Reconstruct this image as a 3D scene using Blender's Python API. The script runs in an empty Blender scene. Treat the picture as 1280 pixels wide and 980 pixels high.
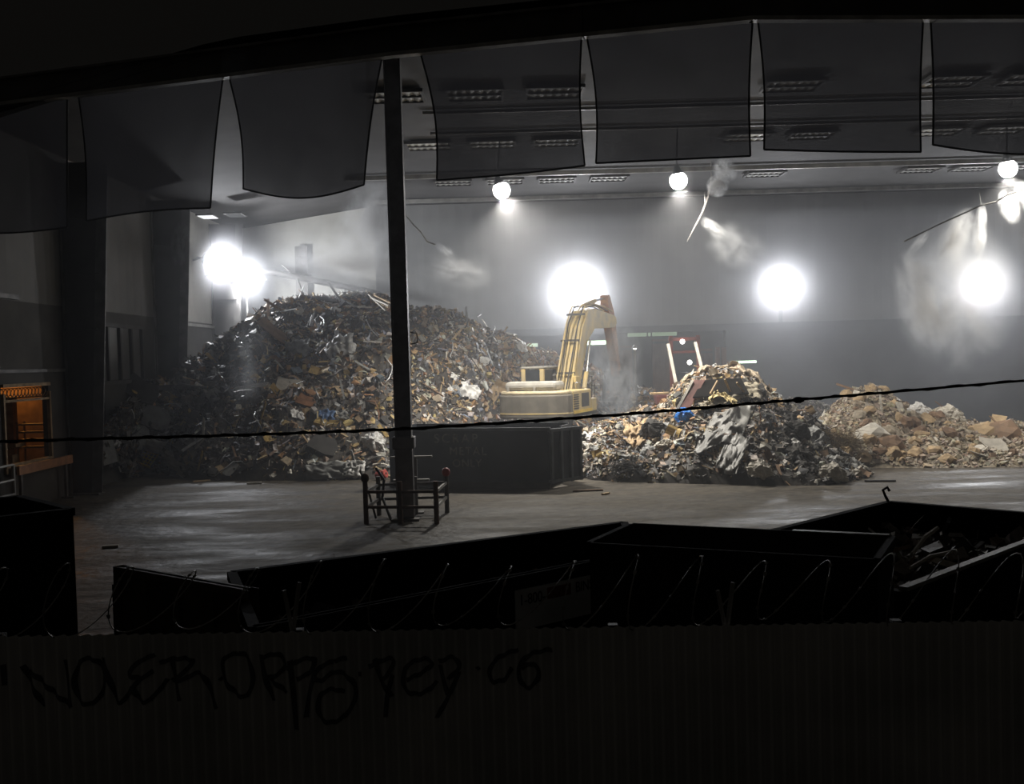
import bpy, bmesh, math, random
from mathutils import Vector, Matrix, noise
R = random.Random(11)
sc = bpy.context.scene
C = sc.collection
PI = math.pi

# ------------------------------------------------------------------ camera
F = 1300.0
PITCH, ROLL = math.atan(41 / F), math.radians(1.6)
_f = Vector((0, math.cos(PITCH), -math.sin(PITCH)))
_r0 = Vector((1, 0, 0))
_u0 = Vector((0, math.sin(PITCH), math.cos(PITCH)))
_r = _r0 * math.cos(ROLL) - _u0 * math.sin(ROLL)
_u = _u0 * math.cos(ROLL) + _r0 * math.sin(ROLL)
CAM = Vector((0, 0, 4.0))
cd = bpy.data.cameras.new('camera')
cd.sensor_width = 36
cd.sensor_fit = 'HORIZONTAL'
cd.lens = F / 1280 * 36
cd.clip_end = 300
co = bpy.data.objects.new('camera', cd)
C.objects.link(co)
co.matrix_world = Matrix(((_r.x, _u.x, -_f.x, CAM.x), (_r.y, _u.y, -_f.y, CAM.y), (_r.z, _u.z, -_f.z, CAM.z), (0, 0, 0, 1)))
sc.camera = co


def ray(px, py):
    return _f + _r * ((px - 640) / F) - _u * ((py - 490) / F)


def P(px, py, Y):
    d = ray(px, py)
    return CAM + d * (Y / d.y)


def PZ(px, py, z=0.0):
    d = ray(px, py)
    return CAM + d * ((z - CAM.z) / d.z)


# ------------------------------------------------------------------ materials
MATS = {}


def nd(nt, t, **kw):
    n = nt.nodes.new(t)
    for k, v in kw.items():
        setattr(n, k, v)
    return n


def mat(name, col, rough=0.7, metal=0.0, var=0.35, scale=3.0, bump=0.0, col2=None, spec=0.4):
    """principled surface with noise-driven wear between two colours"""
    if name in MATS:
        return MATS[name]
    m = bpy.data.materials.new(name)
    m.use_nodes = True
    nt = m.node_tree
    b = nt.nodes['Principled BSDF']
    tc = nd(nt, 'ShaderNodeTexCoord')
    n = nd(nt, 'ShaderNodeTexNoise')
    n.inputs['Scale'].default_value = scale
    n.inputs['Detail'].default_value = 5
    nt.links.new(tc.outputs['Object'], n.inputs['Vector'])
    r = nd(nt, 'ShaderNodeValToRGB')
    c2 = col2 or tuple(c * (1 - var) for c in col)
    r.color_ramp.elements[0].position = 0.35
    r.color_ramp.elements[1].position = 0.65
    r.color_ramp.elements[0].color = (*c2, 1)
    r.color_ramp.elements[1].color = (*col, 1)
    nt.links.new(n.outputs['Fac'], r.inputs['Fac'])
    nt.links.new(r.outputs['Color'], b.inputs['Base Color'])
    b.inputs['Roughness'].default_value = rough
    b.inputs['Metallic'].default_value = metal
    b.inputs['Specular IOR Level'].default_value = spec
    if bump:
        bp = nd(nt, 'ShaderNodeBump')
        bp.inputs['Strength'].default_value = bump
        bp.inputs['Distance'].default_value = 0.05
        nt.links.new(n.outputs['Fac'], bp.inputs['Height'])
        nt.links.new(bp.outputs['Normal'], b.inputs['Normal'])
    MATS[name] = m
    return m


def emit(name, col, s):
    if name in MATS:
        return MATS[name]
    m = bpy.data.materials.new(name)
    m.use_nodes = True
    nt = m.node_tree
    nt.nodes.clear()
    e = nd(nt, 'ShaderNodeEmission')
    e.inputs['Color'].default_value = (*col, 1)
    e.inputs['Strength'].default_value = s
    o = nd(nt, 'ShaderNodeOutputMaterial')
    nt.links.new(e.outputs[0], o.inputs['Surface'])
    MATS[name] = m
    return m


def floor_mat():
    m = bpy.data.materials.new('worn_concrete_yard')
    m.use_nodes = True
    nt = m.node_tree
    b = nt.nodes['Principled BSDF']
    tc = nd(nt, 'ShaderNodeTexCoord')
    mp = nd(nt, 'ShaderNodeMapping')
    mp.inputs['Scale'].default_value = (0.16, 0.55, 1)
    nt.links.new(tc.outputs['Object'], mp.inputs['Vector'])
    n1 = nd(nt, 'ShaderNodeTexNoise')
    n1.inputs['Scale'].default_value = 1.3
    n1.inputs['Detail'].default_value = 8
    n1.inputs['Roughness'].default_value = 0.62
    nt.links.new(mp.outputs[0], n1.inputs['Vector'])
    n2 = nd(nt, 'ShaderNodeTexNoise')
    n2.inputs['Scale'].default_value = 3.0
    n2.inputs['Detail'].default_value = 8
    nt.links.new(tc.outputs['Object'], n2.inputs['Vector'])
    cr = nd(nt, 'ShaderNodeValToRGB')
    cr.color_ramp.elements[0].position = 0.36
    cr.color_ramp.elements[0].color = (0.026, 0.022, 0.017, 1)
    cr.color_ramp.elements[1].position = 0.62
    cr.color_ramp.elements[1].color = (0.108, 0.092, 0.070, 1)
    mx = nd(nt, 'ShaderNodeMath', operation='ADD')
    ml = nd(nt, 'ShaderNodeMath', operation='MULTIPLY')
    ml.inputs[1].default_value = 0.45
    nt.links.new(n2.outputs['Fac'], ml.inputs[0])
    ml2 = nd(nt, 'ShaderNodeMath', operation='MULTIPLY')
    ml2.inputs[1].default_value = 0.55
    nt.links.new(n1.outputs['Fac'], ml2.inputs[0])
    nt.links.new(ml.outputs[0], mx.inputs[0])
    nt.links.new(ml2.outputs[0], mx.inputs[1])
    nt.links.new(mx.outputs[0], cr.inputs['Fac'])
    nt.links.new(cr.outputs['Color'], b.inputs['Base Color'])
    rr = nd(nt, 'ShaderNodeMapRange')
    rr.inputs['From Min'].default_value = 0.34
    rr.inputs['From Max'].default_value = 0.58
    rr.inputs['To Min'].default_value = 0.42
    rr.inputs['To Max'].default_value = 0.75
    nt.links.new(n1.outputs['Fac'], rr.inputs['Value'])
    b.inputs['Specular IOR Level'].default_value = 0.22
    nt.links.new(rr.outputs[0], b.inputs['Roughness'])
    bp = nd(nt, 'ShaderNodeBump')
    bp.inputs['Strength'].default_value = 0.7
    bp.inputs['Distance'].default_value = 0.07
    nt.links.new(n2.outputs['Fac'], bp.inputs['Height'])
    nt.links.new(bp.outputs['Normal'], b.inputs['Normal'])
    return m


def tint_mat(name, rough=0.65, spec=0.4):
    """debris: the colour of each scrap is stored with it"""
    m = bpy.data.materials.new(name)
    m.use_nodes = True
    nt = m.node_tree
    b = nt.nodes['Principled BSDF']
    a = nd(nt, 'ShaderNodeVertexColor', layer_name='tint')
    n = nd(nt, 'ShaderNodeTexNoise')
    n.inputs['Scale'].default_value = 9
    n.inputs['Detail'].default_value = 4
    tc = nd(nt, 'ShaderNodeTexCoord')
    nt.links.new(tc.outputs['Object'], n.inputs['Vector'])
    mx = nd(nt, 'ShaderNodeMixRGB', blend_type='MULTIPLY')
    mx.inputs['Fac'].default_value = 0.6
    nt.links.new(a.outputs['Color'], mx.inputs['Color1'])
    mr = nd(nt, 'ShaderNodeMapRange')
    mr.inputs['From Min'].default_value = 0.3
    mr.inputs['From Max'].default_value = 0.65
    mr.inputs['To Min'].default_value = 0.3
    mr.inputs['To Max'].default_value = 1.1
    nt.links.new(n.outputs['Fac'], mr.inputs['Value'])
    nt.links.new(mr.outputs[0], mx.inputs['Color2'])
    nt.links.new(mx.outputs[0], b.inputs['Base Color'])
    b.inputs['Roughness'].default_value = rough
    b.inputs['Specular IOR Level'].default_value = spec
    return m


# ------------------------------------------------------------------ mesh builder
class MB:
    def __init__(self):
        self.v, self.f, self.c = [], [], []
        self.col = (1, 1, 1)

    def add(self, vs, fs):
        b = len(self.v)
        self.v += [tuple(p) for p in vs]
        self.f += [tuple(i + b for i in q) for q in fs]
        self.c += [self.col] * len(fs)
        return self

    def box(self, c, s, rot=None):
        x, y, z = s[0] / 2, s[1] / 2, s[2] / 2
        vs = [Vector(p) for p in ((-x, -y, -z), (x, -y, -z), (x, y, -z), (-x, y, -z), (-x, -y, z), (x, -y, z), (x, y, z), (-x, y, z))]
        if rot is not None:
            vs = [rot @ p for p in vs]
        c = Vector(c)
        return self.add([p + c for p in vs], [(0, 3, 2, 1), (4, 5, 6, 7), (0, 1, 5, 4), (1, 2, 6, 5), (2, 3, 7, 6), (3, 0, 4, 7)])

    def bar(self, a, b, w, h=None):
        a, b = Vector(a), Vector(b)
        d = b - a
        L = d.length
        q = d.to_track_quat('Y', 'Z').to_matrix()
        return self.box((a + b) / 2, (w, L, h or w), q)

    def tube(self, pts, r, n=8, cap=True):
        pts = [Vector(p) for p in pts]
        rs = r if isinstance(r, (list, tuple)) else [r] * len(pts)
        vs, fs = [], []
        up = Vector((0.13, 0.21, 0.97))
        for i, p in enumerate(pts):
            d = (pts[min(i + 1, len(pts) - 1)] - pts[max(i - 1, 0)]).normalized()
            a = d.cross(up)
            if a.length < 1e-3:
                a = d.cross(Vector((1, 0, 0)))
            a.normalize()
            c = a.cross(d)
            for k in range(n):
                t = 2 * PI * k / n
                vs.append(p + a * math.cos(t) * rs[i] + c * math.sin(t) * rs[i])
        for i in range(len(pts) - 1):
            for k in range(n):
                fs.append((i * n + k, i * n + (k + 1) % n, (i + 1) * n + (k + 1) % n, (i + 1) * n + k))
        if cap:
            fs.append(tuple(reversed(range(n))))
            fs.append(tuple((len(pts) - 1) * n + k for k in range(n)))
        return self.add(vs, fs)

    def prism(self, poly, o, ax, ay, az, t):
        """polygon (a,b) in the plane o + a*ax + b*ay, thickness t along az (centred)"""
        o, ax, ay, az = Vector(o), Vector(ax), Vector(ay), Vector(az)
        n = len(poly)
        vs = [o + ax * a + ay * b - az * t / 2 for a, b in poly] + [o + ax * a + ay * b + az * t / 2 for a, b in poly]
        fs = [tuple(reversed(range(n))), tuple(range(n, 2 * n))]
        for i in range(n):
            j = (i + 1) % n
            fs.append((i, j, n + j, n + i))
        return self.add(vs, fs)

    def lathe(self, prof, o=(0, 0, 0), n=14, rot=None):
        o = Vector(o)
        vs, fs = [], []
        for r, z in prof:
            for k in range(n):
                t = 2 * PI * k / n
                p = Vector((r * math.cos(t), r * math.sin(t), z))
                vs.append(o + (rot @ p if rot is not None else p))
        for i in range(len(prof) - 1):
            for k in range(n):
                fs.append((i * n + k, i * n + (k + 1) % n, (i + 1) * n + (k + 1) % n, (i + 1) * n + k))
        fs.append(tuple(reversed(range(n))))
        fs.append(tuple((len(prof) - 1) * n + k for k in range(n)))
        return self.add(vs, fs)

    def grid(self, fn, nu, nv):
        vs = [fn(i / nu, j / nv) for i in range(nu + 1) for j in range(nv + 1)]
        w = nv + 1
        fs = [(i * w + j, (i + 1) * w + j, (i + 1) * w + j + 1, i * w + j + 1) for i in range(nu) for j in range(nv)]
        return self.add(vs, fs)

    def mesh(self, name, m, smooth=False, tint=False):
        me = bpy.data.meshes.new(name)
        me.from_pydata(self.v, [], self.f)
        if m:
            me.materials.append(m)
        if tint:
            a = me.color_attributes.new('tint', 'FLOAT_COLOR', 'CORNER')
            buf = []
            for p, c in zip(me.polygons, self.c):
                buf += [c[0], c[1], c[2], 1.0] * p.loop_total
            a.data.foreach_set('color', buf)
        me.update()
        bm = bmesh.new()
        bm.from_mesh(me)
        if not tint:
            bmesh.ops.recalc_face_normals(bm, faces=bm.faces)
        bm.to_mesh(me)
        bm.free()
        if smooth:
            me.polygons.foreach_set('use_smooth', [True] * len(me.polygons))
        return me

    def build(self, name, m, parent=None, smooth=False, tint=False, bevel=0.0):
        o = bpy.data.objects.new(name, self.mesh(name, m, smooth, tint))
        C.objects.link(o)
        if parent is not None:
            o.parent = parent
        if bevel:
            b = o.modifiers.new('bevel', 'BEVEL')
            b.width = bevel
            b.segments = 2
            b.limit_method = 'ANGLE'
        return o


def tag(o, label=None, cat=None, group=None, kind=None):
    if label:
        o['label'] = label
    if cat:
        o['category'] = cat
    if group:
        o['group'] = group
    if kind:
        o['kind'] = kind
    return o


def thing(name, label, cat, loc=(0, 0, 0), rz=0.0, group=None):
    o = bpy.data.objects.new(name, None)
    o.empty_display_size = 0.2
    C.objects.link(o)
    o.location = loc
    o.rotation_euler = (0, 0, rz)
    return tag(o, label, cat, group)


def struct(name, mb, m, label, cat='structure', parent=None, **kw):
    o = mb.build(name, m, parent, **kw)
    if parent is None:
        tag(o, label, cat, None, 'structure')
    return o


def copy_tree(o, parent=None):
    c = o.copy()
    C.objects.link(c)
    if parent is not None:
        c.parent = parent
    for ch in [x for x in o.children]:
        copy_tree(ch, c)
    return c


V = Vector
# ------------------------------------------------------------------ palette
M_floor = floor_mat()
M_clad = mat('lit_wall_cladding', (0.46, 0.45, 0.41), 0.6, 0, 0.25, 0.6)
M_push = mat('dirty_concrete_push_wall', (0.10, 0.105, 0.11), 0.8, 0, 0.45, 0.5, 0.3)
M_roof = mat('dusty_roof_deck', (0.075, 0.072, 0.07), 0.8, 0, 0.3, 0.8)
M_steel = mat('grimy_steel', (0.16, 0.15, 0.14), 0.55, 0.2, 0.5, 2.0)
M_steel_pale = mat('galvanised_steel', (0.40, 0.39, 0.36), 0.5, 0.3, 0.4, 2.0)
M_frame = mat('dark_painted_frame', (0.085, 0.08, 0.075), 0.7, 0, 0.4, 1.0)
M_post = mat('dark_grey_post_paint', (0.30, 0.285, 0.29), 0.5, 0, 0.4, 2.5)
M_yellow = mat('worn_yellow_paint', (0.58, 0.43, 0.17), 0.6, 0, 0.35, 2.0, col2=(0.42, 0.34, 0.20))
M_dust = mat('dusty_grey_metal', (0.33, 0.31, 0.27), 0.8, 0, 0.4, 2.5)
M_dark = mat('dark_machine_metal', (0.055, 0.05, 0.045), 0.6, 0.1, 0.4, 3)
M_black = mat('black_rubber', (0.022, 0.021, 0.02), 0.6, 0, 0.3, 4)
M_glass = mat('dark_cab_glass', (0.03, 0.035, 0.04), 0.12, 0, 0.2, 2, spec=0.6)
M_chrome = mat('chromed_rod', (0.7, 0.7, 0.7), 0.2, 1.0, 0.1, 2)
M_navy = mat('navy_container_paint', (0.030, 0.038, 0.055), 0.55, 0, 0.4, 1.2, 0.15)
M_navyrib = mat('chalky_navy_edge', (0.13, 0.15, 0.17), 0.5, 0, 0.45, 2)
M_bin = mat('black_bin_paint', (0.016, 0.015, 0.014), 0.85, 0, 0.5, 1.5, 0.2, spec=0.06)
M_binbrown = mat('rusty_brown_bin_paint', (0.075, 0.058, 0.042), 0.7, 0, 0.5, 1.5, 0.2)
M_rail = mat('scuffed_rim_steel', (0.30, 0.28, 0.25), 0.5, 0.2, 0.5, 3)
M_sign = mat('grubby_white_sign', (0.62, 0.61, 0.57), 0.6, 0, 0.25, 2)
M_signred = mat('faded_red_sign_patch', (0.22, 0.07, 0.04), 0.6, 0, 0.3, 2)
M_ink = mat('black_lettering', (0.012, 0.012, 0.016), 0.5, 0, 0.1, 4)
M_stencil = mat('faded_stencil_paint', (0.55, 0.54, 0.50), 0.7, 0, 0.5, 6)
M_fence = mat('grey_corrugated_metal', (0.60, 0.585, 0.55), 0.7, 0.0, 0.3, 1.2)
M_rust = mat('rusted_brown_steel', (0.16, 0.085, 0.05), 0.75, 0, 0.5, 4)
M_red = mat('scuffed_red_plastic', (0.50, 0.06, 0.04), 0.45, 0, 0.3, 3)
M_brick = mat('brown_yard_wall', (0.20, 0.12, 0.07), 0.85, 0, 0.4, 3)
M_orange = mat('orange_barrier_paint', (0.45, 0.20, 0.09), 0.6, 0, 0.3, 3)
M_tan = mat('tan_dry_wood', (0.42, 0.28, 0.15), 0.75, 0, 0.4, 5)
M_rope = mat('black_cable_sheath', (0.015, 0.015, 0.015), 0.6, 0, 0.2, 8)

# ------------------------------------------------------------------ setting
XL = -14.4           # left wall
YB = 55.0            # back wall
XR = 36.0
struct('floor', MB().grid(lambda u, v: V((-40 + 90 * u, -4 + 84 * v, 0)), 4, 4), M_floor, 'worn concrete yard floor with wet streaks')

ZB = 11.25
beam_px = [(-40, 135), (0, 130), (140, 112.5), (280, 95), (490, 68), (730, 44), (940, 23), (1170, 22.5), (1330, 22)]
beam = [PZ(x, y, ZB) for x, y in beam_px]
POST = PZ(508, 650, 0)


def roof_z(y):
    return 11.9 + (y - 25) * 0.012


# roof deck polygon following the front edge back to the rear wall
def roof_front(x):
    for a, b in zip(beam[:-1], beam[1:]):
        if a.x <= x <= b.x:
            t = (x - a.x) / (b.x - a.x)
            return a.y + (b.y - a.y) * t
    return beam[0].y if x < beam[0].x else beam[-1].y


mb = MB()
mb.grid(lambda u, v: (lambda x: (lambda yf: V((x, yf + (YB - yf) * v, roof_z(yf + (YB - yf) * v) + (0.0 if x > -7 else 0.14 * (x + 7)))))(roof_front(x)))(XL - 0.2 + (XR - XL + 0.4) * u), 50, 20)
n0 = len(mb.v)
mb.grid(lambda u, v: (lambda x: (lambda yf: V((x, yf + (YB - yf) * v, 0.25 + roof_z(yf + (YB - yf) * v) + (0.0 if x > -7 else 0.14 * (x + 7)))))(roof_front(x)))(XL - 0.2 + (XR - XL + 0.4) * u), 50, 20)
struct('ceiling', mb, M_roof, 'dark underside of the hall roof deck')

# fascia + eave beam along the open front
mb, mb2, mb3 = MB(), MB(), MB()
for a, b in zip(beam[:-1], beam[1:]):
    d = (b - a).normalized() * 0.02
    mb.bar(a - d + V((0, 0.1, 0.36)), b + d + V((0, 0.1, 0.36)), 0.16, 0.62)
    mb2.bar(a - d + V((0, 0.06, 0)), b + d + V((0, 0.06, 0)), 0.24, 0.09)
    mb3.bar(a - d + V((0, 0.0, 0.66)), b + d + V((0, 0.0, 0.66)), 0.22, 0.06)
struct('trim_1', mb, M_frame, 'dark fascia band over the open front')
struct('trim_2', mb2, M_steel_pale, 'pale lower flange of the front eave beam')
struct('trim_3', mb3, M_steel, 'thin flashing along the roof edge')

# back wall: cladding above a concrete push wall, with an opening through to a lit bay
OX0, OX1, OZ = -1.6, 11.3, 5.2
ZP = 5.55
mb = MB()
ZT = lambda x: roof_z(YB) + (0.0 if x > -7 else 0.14 * (x + 7)) - 0.02
def wall_face(x0, x1, z0, ztop, n):
    mb.grid(lambda u, v: V((x0 + (x1 - x0) * u, YB + (0.015 * (int(u * n) % 2)), z0 + (ztop(x0 + (x1 - x0) * u) - z0) * v)), n, 1)
wall_face(-7.0, XR, ZP, ZT, 100)
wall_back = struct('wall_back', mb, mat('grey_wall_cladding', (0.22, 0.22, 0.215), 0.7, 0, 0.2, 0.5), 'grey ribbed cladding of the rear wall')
mb = MB()
wall_face(XL, -7.0, ZP, ZT, 18)
struct('wall_back_left', mb, M_clad, 'cladding coloured paler for floodlight at the left end of the rear wall')  # same rear cladding, coloured paler here for the twin floodlights' light
mb = MB()
mb.box(((XL + OX0) / 2, YB - 0.1, ZP / 2), (OX0 - XL, 0.5, ZP))
mb.box(((OX1 + XR) / 2, YB - 0.1, ZP / 2), (XR - OX1, 0.5, ZP))
mb.box(((OX0 + OX1) / 2, YB - 0.1, (OZ + ZP) / 2), (OX1 - OX0, 0.5, ZP - OZ))
struct('wall_push', mb, M_push, 'dark concrete push wall along the rear')
# bay behind the opening
mb = MB()
mb.box(((OX0 + OX1) / 2, YB + 10, 3), (OX1 - OX0 + 6, 0.2, 6.4))
mb.box((OX0 - 3, YB + 5, 3), (0.2, 10, 6.4))
mb.box((OX1 + 3, YB + 5, 3), (0.2, 10, 6.4))
mb.box(((OX0 + OX1) / 2, YB + 5.1, 6.3), (OX1 - OX0 + 6, 10, 0.2))
struct('wall_bay', mb, mat('dim_bay_wall', (0.16, 0.17, 0.17), 0.8, 0, 0.3, 0.7), 'walls and lid of the dim bay behind the rear opening')
# left wall with a low doorway to the alley
mb = MB()
DY0, DY1, DZ0, DZ1 = 29.3, 32.3, 1.35, 3.62
lw = lambda y: roof_z(y) + 0.14 * (XL + 7) - 0.02
def lwall(y0, y1, z0, z1):
    mb.box((XL - 0.1, (y0 + y1) / 2, (z0 + z1) / 2), (0.2, y1 - y0, z1 - z0))
lwall(26.0, DY0, 0, 6.1)
lwall(DY1, YB, 0, 6.1)
lwall(DY0, DY1, 0, DZ0 - 0.05)
lwall(DY0, DY1, DZ1, 6.1)
struct('wall_left', mb, mat('grubby_block_wall', (0.085, 0.079, 0.07), 0.85, 0, 0.35, 0.9), 'grubby lower block wall on the left')
mb = MB()
mb.grid(lambda u, v: V((XL + 0.02 * (int(u * 46) % 2), 26 + 16.4 * u, 6.1 + (lw(26 + 16.4 * u) - 6.1) * v)), 46, 1)
struct('wall_left_upper', mb, mat('shaded_wall_cladding', (0.16, 0.15, 0.135), 0.7, 0, 0.25, 0.6), 'shade-darkened ribbed cladding high on the near left wall')  # same wall in a darker colour for shade away from the floodlights
mb = MB()
mb.grid(lambda u, v: V((XL + 0.02 * (int(u * 30) % 2), 42.4 + 12.6 * u, 6.1 + (lw(42.4 + 12.6 * u) - 6.1) * v)), 30, 1)
struct('wall_left_lit', mb, M_clad, 'cladding coloured paler for floodlight high on the far left wall')  # paler colour carries the floodlights' light on this stretch
mb = MB()
mb.box((XL + 0.06, 28.1, 6.2), (0.12, 4.6, 0.14))
mb.box((XL + 0.04, 31, 4.05), (0.08, 7, 0.10))
struct('trim_4', mb, M_steel, 'pipe-like ledge under the left cladding')
mb = MB()
mb.box((XL + 0.05, 48.5, 5.95), (0.16, 12.5, 0.12))
struct('trim_5', mb, M_steel_pale, 'pale sill under the lit left cladding')

# right end wall far out of the way closes the hall
mb = MB()
mb.box((XR, 40, 6), (0.2, 31, 12))
struct('wall_right', mb, M_push, 'far side wall of the hall')

# ------------------------------------------------------------------ tapered frame legs on the left wall and columns
def frame_leg(Y, label):
    x0 = XL + 0.02
    zt = lw(Y) - 0.25
    w0, w1 = 0.85, 1.45
    t = thing('frame_column', label, 'column', (x0, Y, 0), 0, 'tapered steel columns of the hall frame')
    t['kind'] = 'structure'
    # web, flanges, stiffeners
    MB().prism([(0.05, 0), (w0, 0), (w1, zt), (0.05, zt)], (0, 0, 0), (1, 0, 0), (0, 0, 1), (0, 1, 0), 0.03).build('web', M_frame, t)
    MB().bar((w0, 0, 0), (w1, 0, zt), 0.05, 0.34).build('flange', M_steel, t)
    MB().box((0.05, 0, zt / 2), (0.05, 0.34, zt)).build('flange', M_steel, t)
    m = MB()
    for k in range(1, 6):
        z = zt * k / 6
        m.box(((w0 + (w1 - w0) * k / 6) / 2, -0.08, z), ((w0 + (w1 - w0) * k / 6) - 0.1, 0.14, 0.03))
    m.build('stiffener', M_frame, t)
    MB().box((w0 / 2, 0, 0.03), (w0 + 0.3, 0.5, 0.06)).build('base_plate', M_steel, t)
    return t


frame_leg(33.6, 'broad tapered dark steel column beside the orange-lit doorway')
frame_leg(42.2, 'tapered dark steel column left of the twin glaring floodlights')
frame_leg(50.4, 'tapered steel column behind the twin floodlights')
# column on the back wall near the left corner
t = thing('wall_column', 'grey steel column on the lit rear wall above the heap', 'column', P(379, 400, 54.55).xy.to_3d(), 0)
t['kind'] = 'structure'
MB().box((0, 0, 5.1), (0.62, 0.05, 10.2)).build('flange', M_steel, t)
MB().box((0, 0.2, 5.1), (0.04, 0.4, 10.2)).build('web', M_steel, t)
MB().box((0, 0.02, 0.03), (0.8, 0.5, 0.06)).build('base_plate', M_steel, t)

# windows in the left wall (dark panes between the first two columns)
wn = thing('window_1', 'row of dark wall openings between the two left columns', 'window', (XL + 0.02, 38.2, 0))
wn['kind'] = 'structure'
m = MB()
for k in range(5):
    m.box((0.05, -2.3 + 1.15 * k, 4.6), (0.1, 0.12, 2.1))
m.box((0.05, 0, 5.62), (0.12, 4.8, 0.14))
m.box((0.05, 0, 3.56), (0.12, 4.8, 0.14))
m.build('window_frame', M_frame, wn)
for k in range(4):
    MB().box((0.02, -1.72 + 1.15 * k, 4.6), (0.03, 0.7, 1.9)).build('pane', mat('dirty_grey_pane', (0.15, 0.145, 0.135), 0.4, 0, 0.3, 1), wn)
MB().box((0.03, -1.9, 2.5), (0.04, 0.6, 1.6)).build('pane', M_glass, wn)

# ------------------------------------------------------------------ roof purlins and roof-light rows
def roof_beam(name, label, Y, x0, x1, dz, w=0.14, h=0.16, m=M_steel_pale):
    mb = MB()
    z = roof_z(Y) - dz
    mb.box(((x0 + x1) / 2, Y, z), (x1 - x0, 0.03, h))
    mb.box(((x0 + x1) / 2, Y + w / 2, z - h / 2), (x1 - x0, w, 0.03))
    mb.box(((x0 + x1) / 2, Y + w / 2, z + h / 2), (x1 - x0, w, 0.03))
    return struct(name, mb, m, label, 'roof beam')


roof_beam('roof_beam', 'thin pale roof purlin above the small roof lamps', 45.2, -7, 30, 0.15)
roof_beam('roof_beam.001', 'thin pale roof purlin nearest the rear wall', 52.6, -7, 30, 0.15)
roof_beam('roof_beam.002', 'thin roof purlin behind the nets', 36.6, -2.6, 30, 0.08, 0.06, 0.07)
roof_beam('roof_beam.003', 'thin roof purlin just inside the front edge', 33.4, -2.6, 30, 0.08, 0.06, 0.07)
M_light_panel = mat('milky_roof_panel', (0.62, 0.62, 0.58), 0.5, 0, 0.5, 0.7)
rows = [(31.0, 'first'), (38.6, 'second'), (47.3, 'third')]
proto = None
k = 0
names = {0: 'row nearest the front', 1: 'middle row behind the nets', 2: 'row visible below the nets'}
for ri, (Y, nm) in enumerate(rows):
    ii = 0
    for i in range(12):
        x = -3.2 + i * 2.35 + ri * 0.4
        px = 640 + F * x / Y
        if px > 1300 or px < 480 or (ri < 2 and (745 < px < 925 or 1030 < px < 1140)) or (ri == 2 and (780 < px < 925 or 1020 < px < 1150)):
            continue
        if proto is None:
            proto = thing('roof_light', '', 'roof light')
            m = MB()
            for sx in (-0.82, 0.82):
                m.box((sx, 0, 0), (0.08, 1.3, 0.1))
            for sy in (-0.66, 0.0, 0.66):
                m.box((0, sy, 0), (1.7, 0.06, 0.1))
            m.build('frame', M_frame, proto)
            MB().grid(lambda u, v: V((-0.78 + 1.56 * u, -0.64 + 1.28 * v, 0.0 + 0.02 * math.sin(u * 40))), 30, 2).build('pane', M_light_panel, proto)
            o = proto
        else:
            o = copy_tree(proto)
        ii += 1
        o.location = (x, Y, roof_z(Y) - 0.12)
        o.rotation_euler = (0, 0, R.uniform(-0.02, 0.02))
        o['label'] = 'milky roof panel, %s from the post, %s' % (['first', 'second', 'third', 'fourth', 'fifth', 'sixth', 'seventh', 'eighth', 'ninth', 'tenth', 'eleventh', 'twelfth'][ii - 1], names[ri])
        o['group'] = 'milky roof panels in rows'

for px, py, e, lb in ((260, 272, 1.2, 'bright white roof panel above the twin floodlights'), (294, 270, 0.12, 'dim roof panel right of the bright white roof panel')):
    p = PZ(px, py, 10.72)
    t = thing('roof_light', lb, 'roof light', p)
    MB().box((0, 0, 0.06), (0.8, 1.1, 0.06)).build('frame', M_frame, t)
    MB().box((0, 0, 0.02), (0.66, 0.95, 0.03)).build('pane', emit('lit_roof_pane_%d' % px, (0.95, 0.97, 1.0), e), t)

# ------------------------------------------------------------------ main post, its guard and the stand
px_top = P(490, 64, POST.y)
ht = min(px_top.z, roof_z(POST.y) - 0.03)
t = thing('steel_post', 'tall dark steel post standing in the open front', 'post', POST, 0)
MB().box((0, 0, ht / 2), (0.34, 0.03, ht)).build('web', M_post, t)
MB().box((-0.19, 0, ht / 2), (0.035, 0.36, ht)).build('flange', M_post, t)
MB().box((0.19, 0, ht / 2), (0.035, 0.36, ht)).build('flange', M_steel, t)
MB().box((0, -0.17, 1.05), (0.44, 0.03, 1.9)).box((0, 0.19, 1.05), (0.44, 0.03, 1.9)).build('cover_plate', M_post, t)
MB().box((0, 0, 1.97), (0.56, 0.46, 0.30)).build('collar', M_post, t, bevel=0.02)
MB().box((0, 0, 0.03), (0.7, 0.6, 0.06)).build('base_plate', M_steel, t)
MB().tube([(0.24, 0.02, 4.75 + 0.0), (0.40, 0.02, 4.72), (0.43, 0.02, 4.60), (0.40, 0.02, 4.48), (0.24, 0.02, 4.45)], 0.015, 6).build('handle', M_steel, t)

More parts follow.
